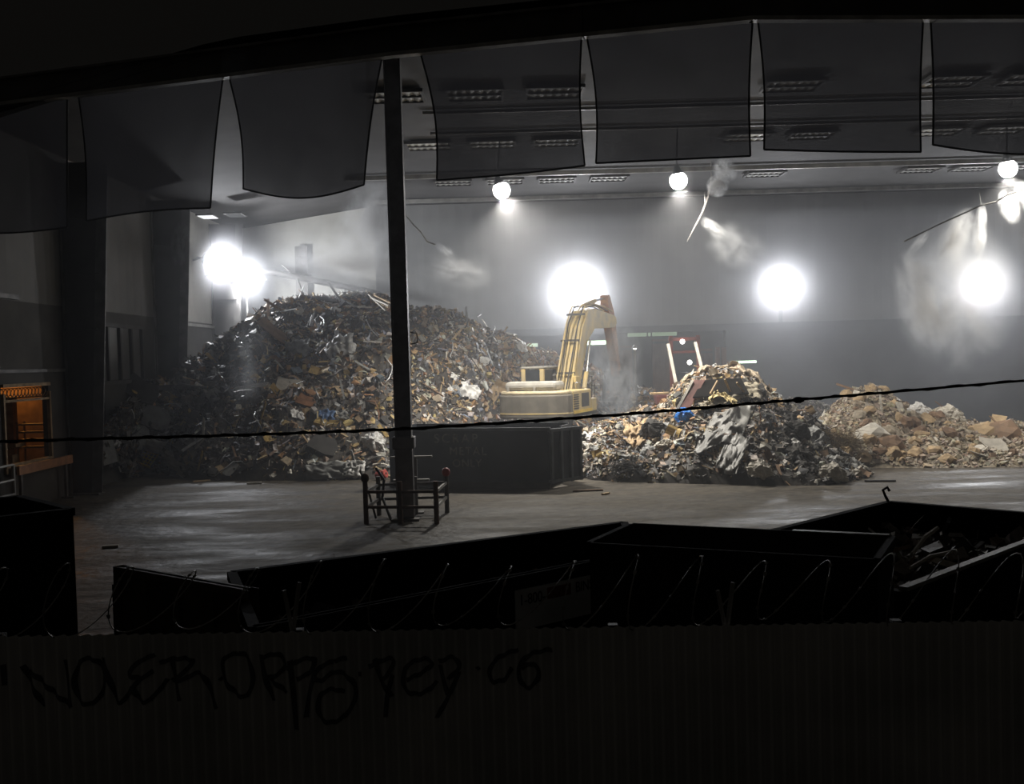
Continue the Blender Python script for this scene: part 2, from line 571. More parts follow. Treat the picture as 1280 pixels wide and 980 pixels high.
g = thing('post_guard', 'welded guard rail frame of short posts around the tall steel post', 'guard rail', POST, 0)
gl = lambda px, py: PZ(px, py, 0) - POST
fl, fm, fr = gl(458, 655), gl(501, 655), gl(546, 655)
bl, bm_, br = gl(474, 644), gl(520, 643), gl(559, 641)
hts = {0: 1.06, 1: 1.06, 2: 1.06, 3: 1.02, 4: 1.0, 5: 0.98}
for i, p in enumerate((fl, fm, fr, bl, bm_, br)):
    MB().tube([p, p + V((0, 0, hts[i]))], 0.062, 10).build('post', M_rust if i < 3 else M_steel, g, smooth=False)
for q, (i, m_) in {0: (fl, M_rust), 1: (br, M_red)}.items():
    pass
for z in (0.42, 0.80):
    MB().bar(fl + V((0, 0, z)), fr + V((0, 0, z)), 0.05, 0.07).build('rail', M_rust, g)
    MB().bar(bl + V((0, 0, z)), br + V((0, 0, z)), 0.05, 0.07).build('rail', M_steel, g)
    MB().bar(fr + V((0, 0, z)), br + V((0, 0, z)), 0.05, 0.07).build('rail', M_steel_pale, g)
    MB().bar(fl + V((0, 0, z)), bl + V((0, 0, z)), 0.05, 0.07).build('rail', M_steel, g)
for p, m_ in ((fl + V((0, 0, 1.06)), M_rust), (br + V((0, 0, 0.98)), M_red)):
    MB().lathe([(0.05, -0.02), (0.09, 0.02), (0.105, 0.10), (0.09, 0.17), (0.04, 0.21)], p, 12).build('cap', m_, g, smooth=True)['label'] = 'round %s cap on a guard post' % ('red' if m_ is M_red else 'rust brown')
# bars leaning inside the guard
for a, b, nm in (((462, 600), (488, 650), 'bar'), ((477, 582), (482, 640), 'bar')):
    pass
tag(MB().tube([PZ(470, 648, 0.03), P(460, 612, POST.y + 0.2), P(450, 588, POST.y + 0.4)], 0.03, 8).build('steel_bar', M_steel), 'thin dark bar leaning behind the left guard posts', 'bar')
tag(MB().tube([PZ(489, 650, 0.03), P(478, 622, POST.y + 0.35), P(480, 600, POST.y + 0.45), P(470, 585, POST.y + 0.5)], 0.035, 8).build('hose', M_black), 'bent black hose hanging inside the post guard', 'hose')
s = thing('crossbar_stand', 'grey upright stand with two flat crossbars just behind the tall post', 'stand', PZ(521, 641, 0))
zs = lambda py: (P(521, py, s.location.y).z)
MB().box((0, 0, zs(572) / 2), (0.09, 0.09, zs(572))).build('upright', M_steel, s)
MB().box((0, 0, 0.02), (0.4, 0.4, 0.04)).build('base_plate', M_steel, s)
MB().box((-0.1, 0, zs(571)), (1.10, 0.16, 0.05)).build('crossbar', M_steel_pale, s)
MB().box((-0.12, 0, zs(600)), (0.95, 0.16, 0.05)).build('crossbar', M_steel_pale, s)

# ------------------------------------------------------------------ floodlights
M_lens = emit('white_floodlight_lens', (1.0, 0.97, 0.93), 60)
M_house = mat('grey_lamp_housing', (0.14, 0.14, 0.15), 0.5, 0.3, 0.3, 3)
LAMPS = []


def floodlight(label, pos, aim, power, size=0.42, group=None, col=(0.90, 0.93, 1.0), hang=None, wall=None, dome=0.06):
    pos, aim = V(pos), V(aim)
    d = (aim - pos).normalized()
    q = d.to_track_quat('Y', 'Z')
    t = thing('floodlight', label, 'floodlight', pos, 0, group)
    t.rotation_mode = 'QUATERNION'
    t.rotation_quaternion = q
    m, ml, mk = MB(), MB(), MB()
    rm = Matrix.Rotation(-PI / 2, 3, 'X')
    if hang is None:                                   # wall flood: round can with a flat glass
        m.lathe([(size * 0.35, -0.34), (size * 0.6, -0.30), (size * 0.95, -0.06), (size * 1.05, 0.0), (size * 1.05, 0.03)], (0, 0, 0), 20, rm)
        ml.lathe([(size * 0.95, 0.032), (size * 0.8, 0.05)], (0, 0, 0), 20, rm)
        mk.tube([(-size * 1.1, -0.05, 0), (-size * 1.15, -0.2, 0), (-size * 0.8, -0.5, 0), (size * 0.8, -0.5, 0), (size * 1.15, -0.2, 0), (size * 1.1, -0.05, 0)], 0.025, 6)
        gl_m = M_lens
    else:                                              # high-bay globe under a small cap
        m.lathe([(0.06, -0.52), (0.10, -0.50), (size * 0.72, -0.25), (size * 0.76, -0.21)], (0, 0, 0), 20, rm)
        ml.lathe([(size * 1.15 * math.cos(a), size * 1.15 * math.sin(a)) for a in [PI * (k / 12 - 0.5) * 0.98 for k in range(13)]], (0, 0, 0), 20, rm)
        mk.tube([(-size * 0.5, -0.3, 0), (0, -0.5, 0), (size * 0.5, -0.3, 0)], 0.02, 6)
        gl_m = emit('white_globe_lens', (1.0, 0.97, 0.93), 40)
    m.build('housing', M_house, t, smooth=True)
    ml.build('lens', gl_m, t, smooth=hang is not None)
    mk.build('bracket', M_house, t)
    iq = q.inverted()
    if hang is not None:
        top = iq @ V((0, 0, hang - pos.z))
        MB().tube([(0, -0.45, 0), top], 0.025, 6).build('stem', M_house, t)
    if wall is not None:
        w = iq @ (V(wall) - pos)
        MB().tube([(0, -0.5, 0), w], 0.04, 6).build('arm', M_house, t)
    ld = bpy.data.lights.new('floodlight_glow', 'AREA')
    ld.shape = 'DISK'
    ld.size = size * 1.6
    ld.energy = power
    ld.color = col
    lo = bpy.data.objects.new('floodlight_source', ld)
    C.objects.link(lo)
    lo.location = pos + d * ((0.06 + size * dome) if hang is None else size * 1.15 + 0.03)
    if hang is not None:
        ld.spread = math.radians(150)
    lo.rotation_euler = d.to_track_quat('-Z', 'Y').to_euler()
    LAMPS.append((pos, power))
    return t


WL = 54.2
K = 0.11
p = P(725, 362, WL)
floodlight('glaring floodlight above the excavator boom', p, p + V((-3, -14, -2.6)), 9000 * K, 0.5, 'floodlights high on the rear wall', wall=(p.x, YB, p.z + 0.3))
p = P(973, 357, WL)
floodlight('glaring floodlight over the blue-bagged centre heap', p, p + V((-0.5, -14, -2.6)), 7000 * K, 0.45, 'floodlights high on the rear wall', wall=(p.x, YB, p.z + 0.3))
p = P(1222, 357, WL)
floodlight('glaring floodlight above the pale rubble heap at far right', p, p + V((-4, -14, -2.6)), 7000 * K, 0.45, 'floodlights high on the rear wall', wall=(p.x, YB, p.z + 0.3))
p = P(263, 325, 47.6)
floodlight('higher of the twin floodlights on the left wall', p, p + V((7, -2.2, -2.0)), 8500 * K, 0.45, 'twin floodlights on the left wall', wall=(XL, p.y, p.z))
p = P(293, 344, 49.6)
floodlight('lower of the twin floodlights on the left wall', p, p + V((6, 3.6, -1.8)), 7500 * K, 0.42, 'twin floodlights on the left wall', wall=(XL, p.y, p.z))
for (x, y, Y, lb) in ((627, 238, 37.5, 'small roof lamp hanging nearest the steel post'), (848, 226, 37.0, 'small roof lamp hanging beside the mist branch'), (1260, 211, 36.5, 'small roof lamp hanging at far right')):
    p = P(x, y, Y)
    floodlight(lb, p, p + V((2.6 if x < 700 else 1.0, 0.3, -8)), (13000 if x < 700 else 6200) * K, 0.27, 'small lamps hanging under the roof', hang=roof_z(Y) - 0.03, col=(1.0, 0.95, 0.86), dome=1.15)

# ------------------------------------------------------------------ haze and mist
def vol_mat(nm, dens):
    m = bpy.data.materials.new(nm)
    m.use_nodes = True
    nt = m.node_tree
    nt.nodes.clear()
    s = nd(nt, 'ShaderNodeVolumeScatter')
    s.inputs['Color'].default_value = (0.93, 0.95, 1.0, 1)
    s.inputs['Density'].default_value = dens
    s.inputs['Anisotropy'].default_value = 0.35
    o = nd(nt, 'ShaderNodeOutputMaterial')
    nt.links.new(s.outputs[0], o.inputs['Volume'])
    return m


mb = MB().box(((XL + 0.3 + XR - 0.3) / 2, (21.5 + YB - 0.4) / 2, 5.4), (XR - XL - 0.6, YB - 0.4 - 21.5, 10.7))
tag(mb.build('haze', vol_mat('thin_dust_haze', 0.0058)), 'thin lit dust haze filling the open hall', 'haze', None, 'stuff')
mb = MB().box(((XL + 0.5 + XR - 0.5) / 2, (49.2 + YB - 0.5) / 2, 5.5), (XR - XL - 1.0, YB - 0.5 - 49.2, 10.6))
tag(mb.build('haze', vol_mat('rear_dust_haze', 0.022)), 'thicker dust haze hanging along the rear wall', 'haze', None, 'stuff')


def mist_mat():
    m = bpy.data.materials.new('drifting_water_mist')
    m.use_nodes = True
    nt = m.node_tree
    nt.nodes.clear()
    tc = nd(nt, 'ShaderNodeTexCoord')
    ln = nd(nt, 'ShaderNodeVectorMath', operation='LENGTH')
    nt.links.new(tc.outputs['Object'], ln.inputs[0])
    fo = nd(nt, 'ShaderNodeMapRange')
    fo.inputs['From Min'].default_value = 1.0
    fo.inputs['From Max'].default_value = 0.15
    nt.links.new(ln.outputs['Value'], fo.inputs['Value'])
    oi = nd(nt, 'ShaderNodeObjectInfo')
    n = nd(nt, 'ShaderNodeTexNoise', noise_dimensions='4D')
    n.inputs['Scale'].default_value = 1.9
    n.inputs['Detail'].default_value = 4
    n.inputs['Roughness'].default_value = 0.6
    n.inputs['Distortion'].default_value = 0.8
    nt.links.new(tc.outputs['Object'], n.inputs['Vector'])
    mw = nd(nt, 'ShaderNodeMath', operation='MULTIPLY')
    mw.inputs[1].default_value = 40
    nt.links.new(oi.outputs['Random'], mw.inputs[0])
    nt.links.new(mw.outputs[0], n.inputs['W'])
    nr = nd(nt, 'ShaderNodeMapRange')
    nr.inputs['From Min'].default_value = 0.42
    nr.inputs['From Max'].default_value = 0.68
    nt.links.new(n.outputs['Fac'], nr.inputs['Value'])
    a = nd(nt, 'ShaderNodeAttribute', attribute_type='OBJECT', attribute_name='mist_density')
    m1 = nd(nt, 'ShaderNodeMath', operation='MULTIPLY')
    m2 = nd(nt, 'ShaderNodeMath', operation='MULTIPLY')
    nt.links.new(fo.outputs[0], m1.inputs[0])
    nt.links.new(nr.outputs[0], m1.inputs[1])
    nt.links.new(m1.outputs[0], m2.inputs[0])
    nt.links.new(a.outputs['Fac'], m2.inputs[1])
    s = nd(nt, 'ShaderNodeVolumeScatter')
    s.inputs['Color'].default_value = (0.96, 0.98, 1.0, 1)
    s.inputs['Anisotropy'].default_value = 0.4
    nt.links.new(m2.outputs[0], s.inputs['Density'])
    o = nd(nt, 'ShaderNodeOutputMaterial')
    nt.links.new(s.outputs[0], o.inputs['Volume'])
    return m


bm = bmesh.new()
bmesh.ops.create_icosphere(bm, subdivisions=2, radius=1.04)
MIST = bpy.data.meshes.new('mist_plume')
bm.to_mesh(MIST)
bm.free()
MIST.materials.append(mist_mat())


def mist(label, a, b, Y, width, dens, depth=None):
    """plume between two seen points, at distance Y"""
    A, B = P(*a, Y), P(*b, Y)
    o = bpy.data.objects.new('mist_plume', MIST)
    C.objects.link(o)
    o.location = (A + B) / 2
    d = B - A
    o.rotation_mode = 'QUATERNION'
    o.rotation_quaternion = d.to_track_quat('Z', 'Y')
    o.scale = (width, depth or width, d.length / 2)
    o['mist_density'] = dens * 8.0
    tag(o, label, 'mist', 'drifting water mist', 'stuff')
    return o


mist('tall mist column drifting left of the steel post', (492, 215), (436, 352), 47.5, 1.7, 0.2)
mist('bright curl of mist beside the upper steel post', (482, 228), (455, 320), 47.5, 0.85, 0.5)
mist('soft mist bank over the crest of the tallest heap', (330, 330), (520, 340), 45, 1.5, 0.16)
mist('small mist puff at the end of the line right of the post', (542, 303), (568, 321), 38, 0.2, 0.9)
mist('faint mist trailing under the line right of the post', (505, 320), (620, 350), 38, 0.8, 0.06)
mist('bright mist puff at the tip of the bent branch', (886, 243), (908, 222), 37.2, 0.42, 2.8)
mist('mist puff floating above the bent branch', (895, 224), (917, 203), 37.2, 0.5, 1.4)
mist('slanting mist jet right of the bent branch', (874, 272), (914, 302), 37.2, 0.26, 1.2)
mist('faint mist spreading right of the bent branch', (880, 290), (960, 325), 37.2, 0.9, 0.12)
mist('dense bright mist burst at the right end of the dangling line', (1253, 236), (1270, 282), 36.2, 0.36, 0.4)
mist('mist burst at the right edge of the view', (1274, 226), (1296, 268), 36.2, 0.4, 0.22)
mist('narrow mist jet below the middle of the dangling line', (1228, 252), (1221, 335), 36.2, 0.26, 1.2)
mist('wide mist jet left of the narrow jet', (1212, 258), (1176, 335), 36.2, 0.5, 0.8)
mist('hooked mist wisp at the left end of the dangling line', (1162, 288), (1132, 322), 36.2, 0.18, 2.0)
mist('long mist veil falling beside the right floodlight', (1130, 310), (1176, 440), 36, 0.9, 0.7)
mist('broad mist veil around the right floodlight', (1195, 270), (1195, 470), 38, 2.2, 0.16)
mist('thin mist streak by the left column', (103, 260), (92, 325), 36, 0.3, 0.8)
mist('thin mist streak left of the twin floodlights', (228, 275), (222, 335), 42, 0.4, 0.6)
mist('dust rising between the excavator arm and the centre heap', (775, 400), (770, 540), 44, 1.2, 0.35)
mist('pale dust drifting over the dark left flank of the heap', (322, 390), (300, 520), 36, 0.8, 0.08)

def halo_mat():
    m = bpy.data.materials.new('halo_scatter')
    m.use_nodes = True
    nt = m.node_tree
    nt.nodes.clear()
    tc = nd(nt, 'ShaderNodeTexCoord')
    ln = nd(nt, 'ShaderNodeVectorMath', operation='LENGTH')
    nt.links.new(tc.outputs['Object'], ln.inputs[0])
    fo = nd(nt, 'ShaderNodeMapRange', interpolation_type='SMOOTHSTEP')
    fo.inputs['From Min'].default_value = 1.0
    fo.inputs['From Max'].default_value = 0.0
    nt.links.new(ln.outputs['Value'], fo.inputs['Value'])
    a = nd(nt, 'ShaderNodeAttribute', attribute_type='OBJECT', attribute_name='mist_density')
    m1 = nd(nt, 'ShaderNodeMath', operation='MULTIPLY')
    nt.links.new(fo.outputs[0], m1.inputs[0])
    nt.links.new(a.outputs['Fac'], m1.inputs[1])
    sct = nd(nt, 'ShaderNodeVolumeScatter')
    sct.inputs['Color'].default_value = (0.95, 0.96, 1.0, 1)
    sct.inputs['Anisotropy'].default_value = 0.3
    nt.links.new(m1.outputs[0], sct.inputs['Density'])
    o = nd(nt, 'ShaderNodeOutputMaterial')
    nt.links.new(sct.outputs[0], o.inputs['Volume'])
    return m


HALO = MIST.copy()
HALO.materials.clear()
HALO.materials.append(halo_mat())
for (pos, pw), nm, rad, dn in zip(LAMPS, ('the floodlight above the excavator', 'the floodlight over the centre heap', 'the floodlight at far right', 'the higher twin floodlight', 'the lower twin floodlight', 'the roof lamp nearest the post', 'the roof lamp by the branch', 'the roof lamp at far right'), (3.6, 3.0, 3.0, 2.4, 2.4, 1.1, 1.1, 1.1), (0.16, 0.14, 0.14, 0.15, 0.15, 0.008, 0.01, 0.01)):
    o = bpy.data.objects.new('lamp_halo', HALO)  # scattering sphere added to widen the lamp's glare
    C.objects.link(o)
    o.location = pos
    o.scale = (rad, rad, rad)
    o['mist_density'] = dn
    tag(o, 'round glare halo added around ' + nm, 'dust', 'glare halos added around the lamps', 'stuff')

# branch-like spray pipe and dangling spray lines
tag(MB().tube([P(888, 233, 37.4), P(885, 247, 37.4), P(878, 266, 37.4), P(868, 285, 37.4), P(859, 302, 37.4)], [0.05, 0.045, 0.035, 0.03, 0.015], 6).tube([P(882, 257, 37.4), P(881, 247, 37.4), P(881, 240, 37.4)], [0.03, 0.02, 0.012], 6).tube([P(888, 233, 37.4), P(889, 220, 37.4), V((P(889, 220, 37.4).x, 37.4, roof_z(37.4) - 0.03))], 0.015, 5).build('spray_branch', M_steel), 'pale bent branch hanging from the roof by a wire', 'branch')
tag(MB().tube([P(506, 268, 40), P(516, 280, 40), P(526, 290, 40), P(534, 302, 40), P(545, 306, 40)], 0.03, 6).build('spray_hose', M_steel_pale), 'thin sagging spray line just right of the steel post', 'hose')
tag(MB().tube([P(1130, 302, 36.0), P(1175, 280, 36.0), P(1226, 257, 36.0), P(1245, 252, 36.0), P(1260, 243, 36.0), P(1300, 230, 36.0)], 0.028, 6).tube([P(1226, 257, 36.0), P(1224, 240, 36.0)], 0.012, 5).build('spray_hose', M_steel_pale), 'thin spray line dangling below the right roof lamp', 'hose')
# leaning jib pipe and brackets on the rear wall
t = thing('jib_pipe', 'dark slanting pipe with a hooked bracket across the lit rear wall', 'pipe', (0, 0, 0))
MB().tube([P(318, 340, 52.5), P(340, 340, 52.5), P(385, 349, 52.8), P(440, 360, 53), P(475, 368, 53.2)], 0.16, 10).build('pipe', M_dark, t)
MB().tube([P(284, 308, 52.4), P(318, 338, 52.5), P(333, 350, 52.5)], 0.05, 8).build('strut', M_steel, t)
MB().tube([P(352, 331, 52.8), P(365, 342, 52.8), P(390, 344, 53)], 0.04, 6).build('hook', M_steel, t)
tag(MB().tube([P(307, 335, 51), P(309, 380, 51), P(310, 402, 51)], 0.05, 8).tube([P(296, 331, 51), P(307, 335, 51)], 0.05, 8).build('lamp_pole', M_steel_pale), 'pale thin pole below the lower twin floodlight', 'pole')

# ------------------------------------------------------------------ nets hanging from the eave
def net_mat():
    m = bpy.data.materials.new('black_debris_netting')
    m.use_nodes = True
    nt = m.node_tree
    b = nt.nodes['Principled BSDF']
    b.inputs['Base Color'].default_value = (0.05, 0.05, 0.055, 1)
    b.inputs['Roughness'].default_value = 0.9
    o = nt.nodes['Material Output']
    tr = nd(nt, 'ShaderNodeBsdfTransparent')
    tl = nd(nt, 'ShaderNodeBsdfTranslucent')
    tl.inputs['Color'].default_value = (0.024, 0.024, 0.027, 1)
    add = nd(nt, 'ShaderNodeAddShader')
    nt.links.new(b.outputs[0], add.inputs[0])
    nt.links.new(tl.outputs[0], add.inputs[1])
    mx = nd(nt, 'ShaderNodeMixShader')
    tc = nd(nt, 'ShaderNodeTexCoord')
    n = nd(nt, 'ShaderNodeTexNoise')
    n.inputs['Scale'].default_value = 1.5
    nt.links.new(tc.outputs['Object'], n.inputs['Vector'])
    mr = nd(nt, 'ShaderNodeMapRange')
    mr.inputs['To Min'].default_value = 0.80
    mr.inputs['To Max'].default_value = 0.92
    nt.links.new(n.outputs['Fac'], mr.inputs['Value'])
    nt.links.new(mr.outputs[0], mx.inputs['Fac'])
    nt.links.new(tr.outputs[0], mx.inputs[1])
    nt.links.new(add.outputs[0], mx.inputs[2])
    nt.links.new(mx.outputs[0], o.inputs['Surface'])
    return m


M_net = net_mat()
M_hem = mat('black_net_hem', (0.02, 0.02, 0.022), 0.9, 0, 0.2, 4)


def netY(px, py_top):
    return PZ(px, py_top, ZB).y


def net(label, TL, TR, BR, BL, sag=4, belly=6, slack=0):
    YL, YR = netY(*TL) + 0.18, netY(*TR) + 0.18
    t = thing('hanging_net', label, 'net', (0, 0, 0), 0, 'dark nets hanging from the front eave')

    def fn(u, v):
        # edges bow inward, bottom sags
        lx = TL[0] + (BL[0] - TL[0]) * v + belly * math.sin(PI * v) * (1 if BL[0] >= TL[0] else 0.2)
        rx = TR[0] + (BR[0] - TR[0]) * v - belly * math.sin(PI * v) * 0.5
        ly = TL[1] + (BL[1] - TL[1]) * v
        ry = TR[1] + (BR[1] - TR[1]) * v
        x = lx + (rx - lx) * u
        y = ly + (ry - ly) * u + sag * math.sin(PI * u) * v
        Y = YL + (YR - YL) * u + 0.10 * math.sin(u * 9 + v * 4) * v + slack * v * v
        return P(x, y, Y)
    MB().grid(fn, 28, 22).build('fabric', M_net, t, smooth=True)
    e = MB()
    e.tube([fn(0, i / 16) for i in range(17)], 0.022, 6)
    e.tube([fn(1, i / 16) for i in range(17)], 0.022, 6)
    e.tube([fn(i / 20, 1) for i in range(21)], 0.022, 6)
    e.build('hem', M_hem, t)
    return t


net('dark net at the far left above the grey wall', (-20, 136), (84, 121), (84, 284), (-20, 292), 2, 0)
net('dark net over the tapered column left of the twin floodlights', (98, 118), (279, 96), (263, 260), (108, 276), -4, 4)
net('sagging dark net just left of the steel post', (286, 95), (478, 70), (455, 231), (304, 236), 14, 6, 0.4)
net('dark net just right of the steel post', (525, 65), (727, 45), (731, 207), (546, 225), 2, 8)
net('widest dark net, above the branch and the middle floodlight', (733, 44), (941, 24), (938, 195), (745, 204), 0, 6)
net('dark net right of the widest net', (947, 23.5), (1154, 23), (1151, 190), (955, 187), 1, 4)
net('dark net at the right edge above the far roof lamp', (1163, 23), (1330, 22), (1330, 192), (1166, 181), 5, 2)

# ------------------------------------------------------------------ scrap heaps
PAL_MIX = [(0.42, 0.28, 0.14), (0.34, 0.21, 0.10), (0.34, 0.24, 0.14), (0.22, 0.15, 0.09), (0.12, 0.09, 0.07), (0.45, 0.37, 0.27), (0.30, 0.27, 0.23), (0.55, 0.52, 0.46), (0.10, 0.10, 0.11), (0.40, 0.22, 0.10), (0.07, 0.06, 0.05), (0.48, 0.36, 0.16), (0.62, 0.60, 0.58), (0.18, 0.20, 0.24)]
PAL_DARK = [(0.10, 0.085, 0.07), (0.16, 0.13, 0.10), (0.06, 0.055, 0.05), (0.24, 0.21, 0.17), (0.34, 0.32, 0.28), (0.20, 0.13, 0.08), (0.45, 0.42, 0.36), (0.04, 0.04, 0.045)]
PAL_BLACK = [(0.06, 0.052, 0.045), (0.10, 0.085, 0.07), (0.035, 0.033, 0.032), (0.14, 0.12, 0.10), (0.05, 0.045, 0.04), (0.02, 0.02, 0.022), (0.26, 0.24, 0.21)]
PAL_TAN = [(0.40, 0.32, 0.22), (0.32, 0.26, 0.18), (0.46, 0.38, 0.28), (0.24, 0.19, 0.14), (0.50, 0.44, 0.35), (0.30, 0.22, 0.15), (0.38, 0.32, 0.25)]
M_scrap = tint_mat('mixed_scrap', 0.6, 0.45)


def lerp_rows(rows, px):
    if px <= rows[0][0]:
        return rows[0][1:]
    for a, b in zip(rows[:-1], rows[1:]):
        if px <= b[0]:
            t = (px - a[0]) / (b[0] - a[0])
            return tuple(a[i] + (b[i] - a[i]) * t for i in range(1, len(a)))
    return rows[-1][1:]


class Heap:
    """front base line and crest line of a heap seen from the street; crest rows: (px, y_front, y_crest, Y_crest)"""

    def __init__(self, rows, amp, shape=0.9, back=5.0, seed=0):
        self.rows, self.amp, self.shape, self.back, self.seed = rows, amp, shape, back, seed

    def S(self, px, t):
        yf, yc, Yc = lerp_rows(self.rows, px)
        f = PZ(px, yf, 0)
        c = P(px, yc, Yc)
        zc = max(c.z, 0.02)
        if t <= 1:
            Y = f.y + (c.y - f.y) * t
            u = f.x / f.y + (c.x / c.y - f.x / f.y) * t
            s = t ** self.shape
            z = zc * s
        else:
            Y = c.y + (t - 1) * self.back
            u = c.x / c.y
            z = zc * max(0, math.cos((t - 1) * PI / 2))
        x = max(u * Y, XL + 0.25)
        q = V((x * 0.55, Y * 0.55, self.seed))
        a = self.amp * min(1, 4 * t) * min(1.0, zc) * (0.35 + 0.65 * (1 if t < 0.85 else max(0.25, 1 - (t - .85) * 5)))
        n = noise.noise(q) * 0.9 + noise.noise(q * 2.7) * 0.5 + noise.noise(q * 6.1) * 0.28
        z = max(-0.02, z + a * n)
        if t <= 0.01:
            z = -0.02
        return V((x, Y + a * 0.6 * noise.noise(q + V((9, 3, 1))), z))

    def N(self, px, t):
        p = self.S(px, t)
        a = self.S(px + 4, t) - p
        b = self.S(px, t + 0.03) - p
        n = a.cross(b)
        if n.z < 0:
            n = -n
        return n.normalized() if n.length > 1e-6 else V((0, 0, 1))


def rnd_rot(n, tilt):
    """frame whose z is the surface normal tilted at random"""
    v = V((R.gauss(0, 1), R.gauss(0, 1), R.gauss(0, 1))).normalized()
    z = (n + v * tilt).normalized()
    q = z.to_track_quat('Z', 'Y').to_matrix()
    return q @ Matrix.Rotation(R.uniform(0, 2 * PI), 3, 'Z')


def scrap_piece(mb, p, rot, s, kind):
    if kind == 'strip':
        L, w = s * R.uniform(1.2, 2.6), s * R.uniform(0.10, 0.3)
        k = R.uniform(-0.5, 0.5)
        pts = [V((L * (i / 3 - 0.5), 0, k * s * math.sin(PI * i / 3) + R.uniform(-.05, .05) * s)) for i in range(4)]
        vs = []
        for q in pts:
            vs += [p + rot @ (q + V((0, -w / 2, 0))), p + rot @ (q + V((0, w / 2, 0)))]
        mb.add(vs, [(2 * i, 2 * i + 1, 2 * i + 3, 2 * i + 2) for i in range(3)])
    elif kind == 'flake':
        n = R.choice((4, 5, 5, 6))
        vs = [p + rot @ V((0, 0, R.uniform(-.2, .25) * s))]
        for i in range(n):
            a = 2 * PI * i / n + R.uniform(-.4, .4)
            r = s * R.uniform(0.3, 0.75)
            vs.append(p + rot @ V((r * math.cos(a), r * math.sin(a) * 0.8, R.uniform(-.25, .25) * s)))
        mb.add(vs, [(0, 1 + i, 1 + (i + 1) % n) for i in range(n)])
    else:
        b = V((s * R.uniform(.3, .8), s * R.uniform(.25, .6), s * R.uniform(.15, .5)))
        vs = [p + rot @ V((sx * b.x * R.uniform(.6, 1), sy * b.y * R.uniform(.6, 1), sz * b.z * R.uniform(.6, 1)) ) for sx, sy, sz in ((-1, -1, -1), (1, -1, -1), (1, 1, -1), (-1, 1, -1), (-1, -1, 1), (1, -1, 1), (1, 1, 1), (-1, 1, 1))]
        mb.add(vs, [(0, 3, 2, 1), (4, 5, 6, 7), (0, 1, 5, 4), (1, 2, 6, 5), (2, 3, 7, 6), (3, 0, 4, 7)])


def jitter(c):
    k = R.uniform(0.75, 1.2)
    return tuple(min(0.8, x * k * R.uniform(.93, 1.07)) for x in c)


def heap_mesh(name, hp, label, n, pal, weights, smin, smax, darkpal=None, dark_until=None, res=(150, 46)):
    mb = MB()
    x0, x1 = hp.rows[0][0], hp.rows[-1][0]
    base = (0.05, 0.042, 0.034) if pal is not PAL_TAN else (0.30, 0.25, 0.18)
    mb.col = base
    mb.grid(lambda u, v: hp.S(x0 + (x1 - x0) * u, v * 1.6), *res)
    for _ in range(n):
        px = R.uniform(x0, x1)
        t = R.random() ** 0.8 * 1.12
        p = hp.S(px, t)
        nn = hp.N(px, t)
        g_ = R.gauss(0, 22)
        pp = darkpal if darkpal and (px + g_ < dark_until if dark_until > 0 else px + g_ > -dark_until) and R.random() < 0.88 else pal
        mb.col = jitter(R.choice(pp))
        s = smin * (smax / smin) ** (R.random() ** 1.6)
        k = R.choices(('strip', 'flake', 'chunk'), weights)[0]
        scrap_piece(mb, p + nn * s * R.uniform(0.0, 0.3), rnd_rot(nn, R.uniform(0.1, 1.3)), s, k)
    o = mb.build(name, M_scrap, None, tint=True)
    tag(o, label, 'scrap heap', None, 'stuff')
    return o


H1 = Heap([(118, 592, 585, 34.6), (130, 592, 548, 35.5), (150, 593, 520, 36.5), (180, 593, 482, 39.5), (214, 594, 478, 41), (235, 598, 452, 42), (262, 601, 432, 43), (295, 601, 412, 44.5), (322, 601, 394, 45.5), (345, 601, 380, 46.5), (385, 601, 374, 47.5), (440, 600, 369, 48), (475, 599, 372, 48.5), (510, 597, 384, 48.5), (545, 590, 390, 48.5), (590, 580, 404, 49), (612, 568, 414, 49.5), (635, 560, 425, 50), (662, 556, 437, 50.5), (690, 553, 442, 51), (740, 552, 462, 51.5), (800, 550, 482, 51.5), (845, 549, 505, 51.5), (860, 548, 545, 51.0)], 0.75, 0.8, 3.0, 3.3)
H2 = Heap([(703, 590, 588, 34.2), (708, 592, 552, 36), (740, 600, 536, 37), (770, 602, 520, 37.5), (800, 603, 515, 38), (830, 604, 508, 38), (846, 604, 484, 38), (862, 605, 473, 38), (880, 605, 466, 38), (920, 606, 465, 38), (945, 607, 472, 38), (962, 607, 489, 37.6), (985, 607, 506, 37.3), (1010, 607, 521, 36.8), (1040, 606, 545, 36), (1065, 602, 574, 35), (1085, 597, 595, 34)], 0.42, 0.62, 3.5, 7.7)
H3 = Heap([(1012, 576, 573, 37.5), (1022, 580, 528, 39.5), (1045, 583, 505, 41), (1070, 584, 492, 41.5), (1096, 585, 485, 42), (1120, 585, 499, 41.5), (1150, 585, 515, 41), (1185, 585, 518, 41), (1205, 585, 530, 40.5), (1232, 584, 532, 40.5), (1262, 584, 530, 40.5), (1330, 583, 540, 40)], 0.35, 0.75, 3.5, 12.1)
H4 = Heap([(925, 545, 543, 46.5), (935, 545, 512, 48.5), (960, 545, 503, 49.5), (990, 545, 496, 50), (1025, 545, 502, 50), (1055, 545, 515, 49.5), (1080, 545, 543, 47)], 0.10, 0.9, 2.5, 20.0)
heap_mesh('scrap_heap', H1, 'tallest heap of loose mixed scrap behind the steel post', 30000, PAL_MIX, (6, 5, 2), 0.06, 0.36, PAL_BLACK, 318, (210, 60))  # darker scraps on the left flank, its shade partly put into colour
heap_mesh('scrap_heap.001', H2, 'rounded centre heap of mixed refuse right of the navy container', 17000, PAL_MIX + PAL_MIX + PAL_TAN + PAL_DARK, (4, 5, 3), 0.05, 0.27, PAL_BLACK, -955)
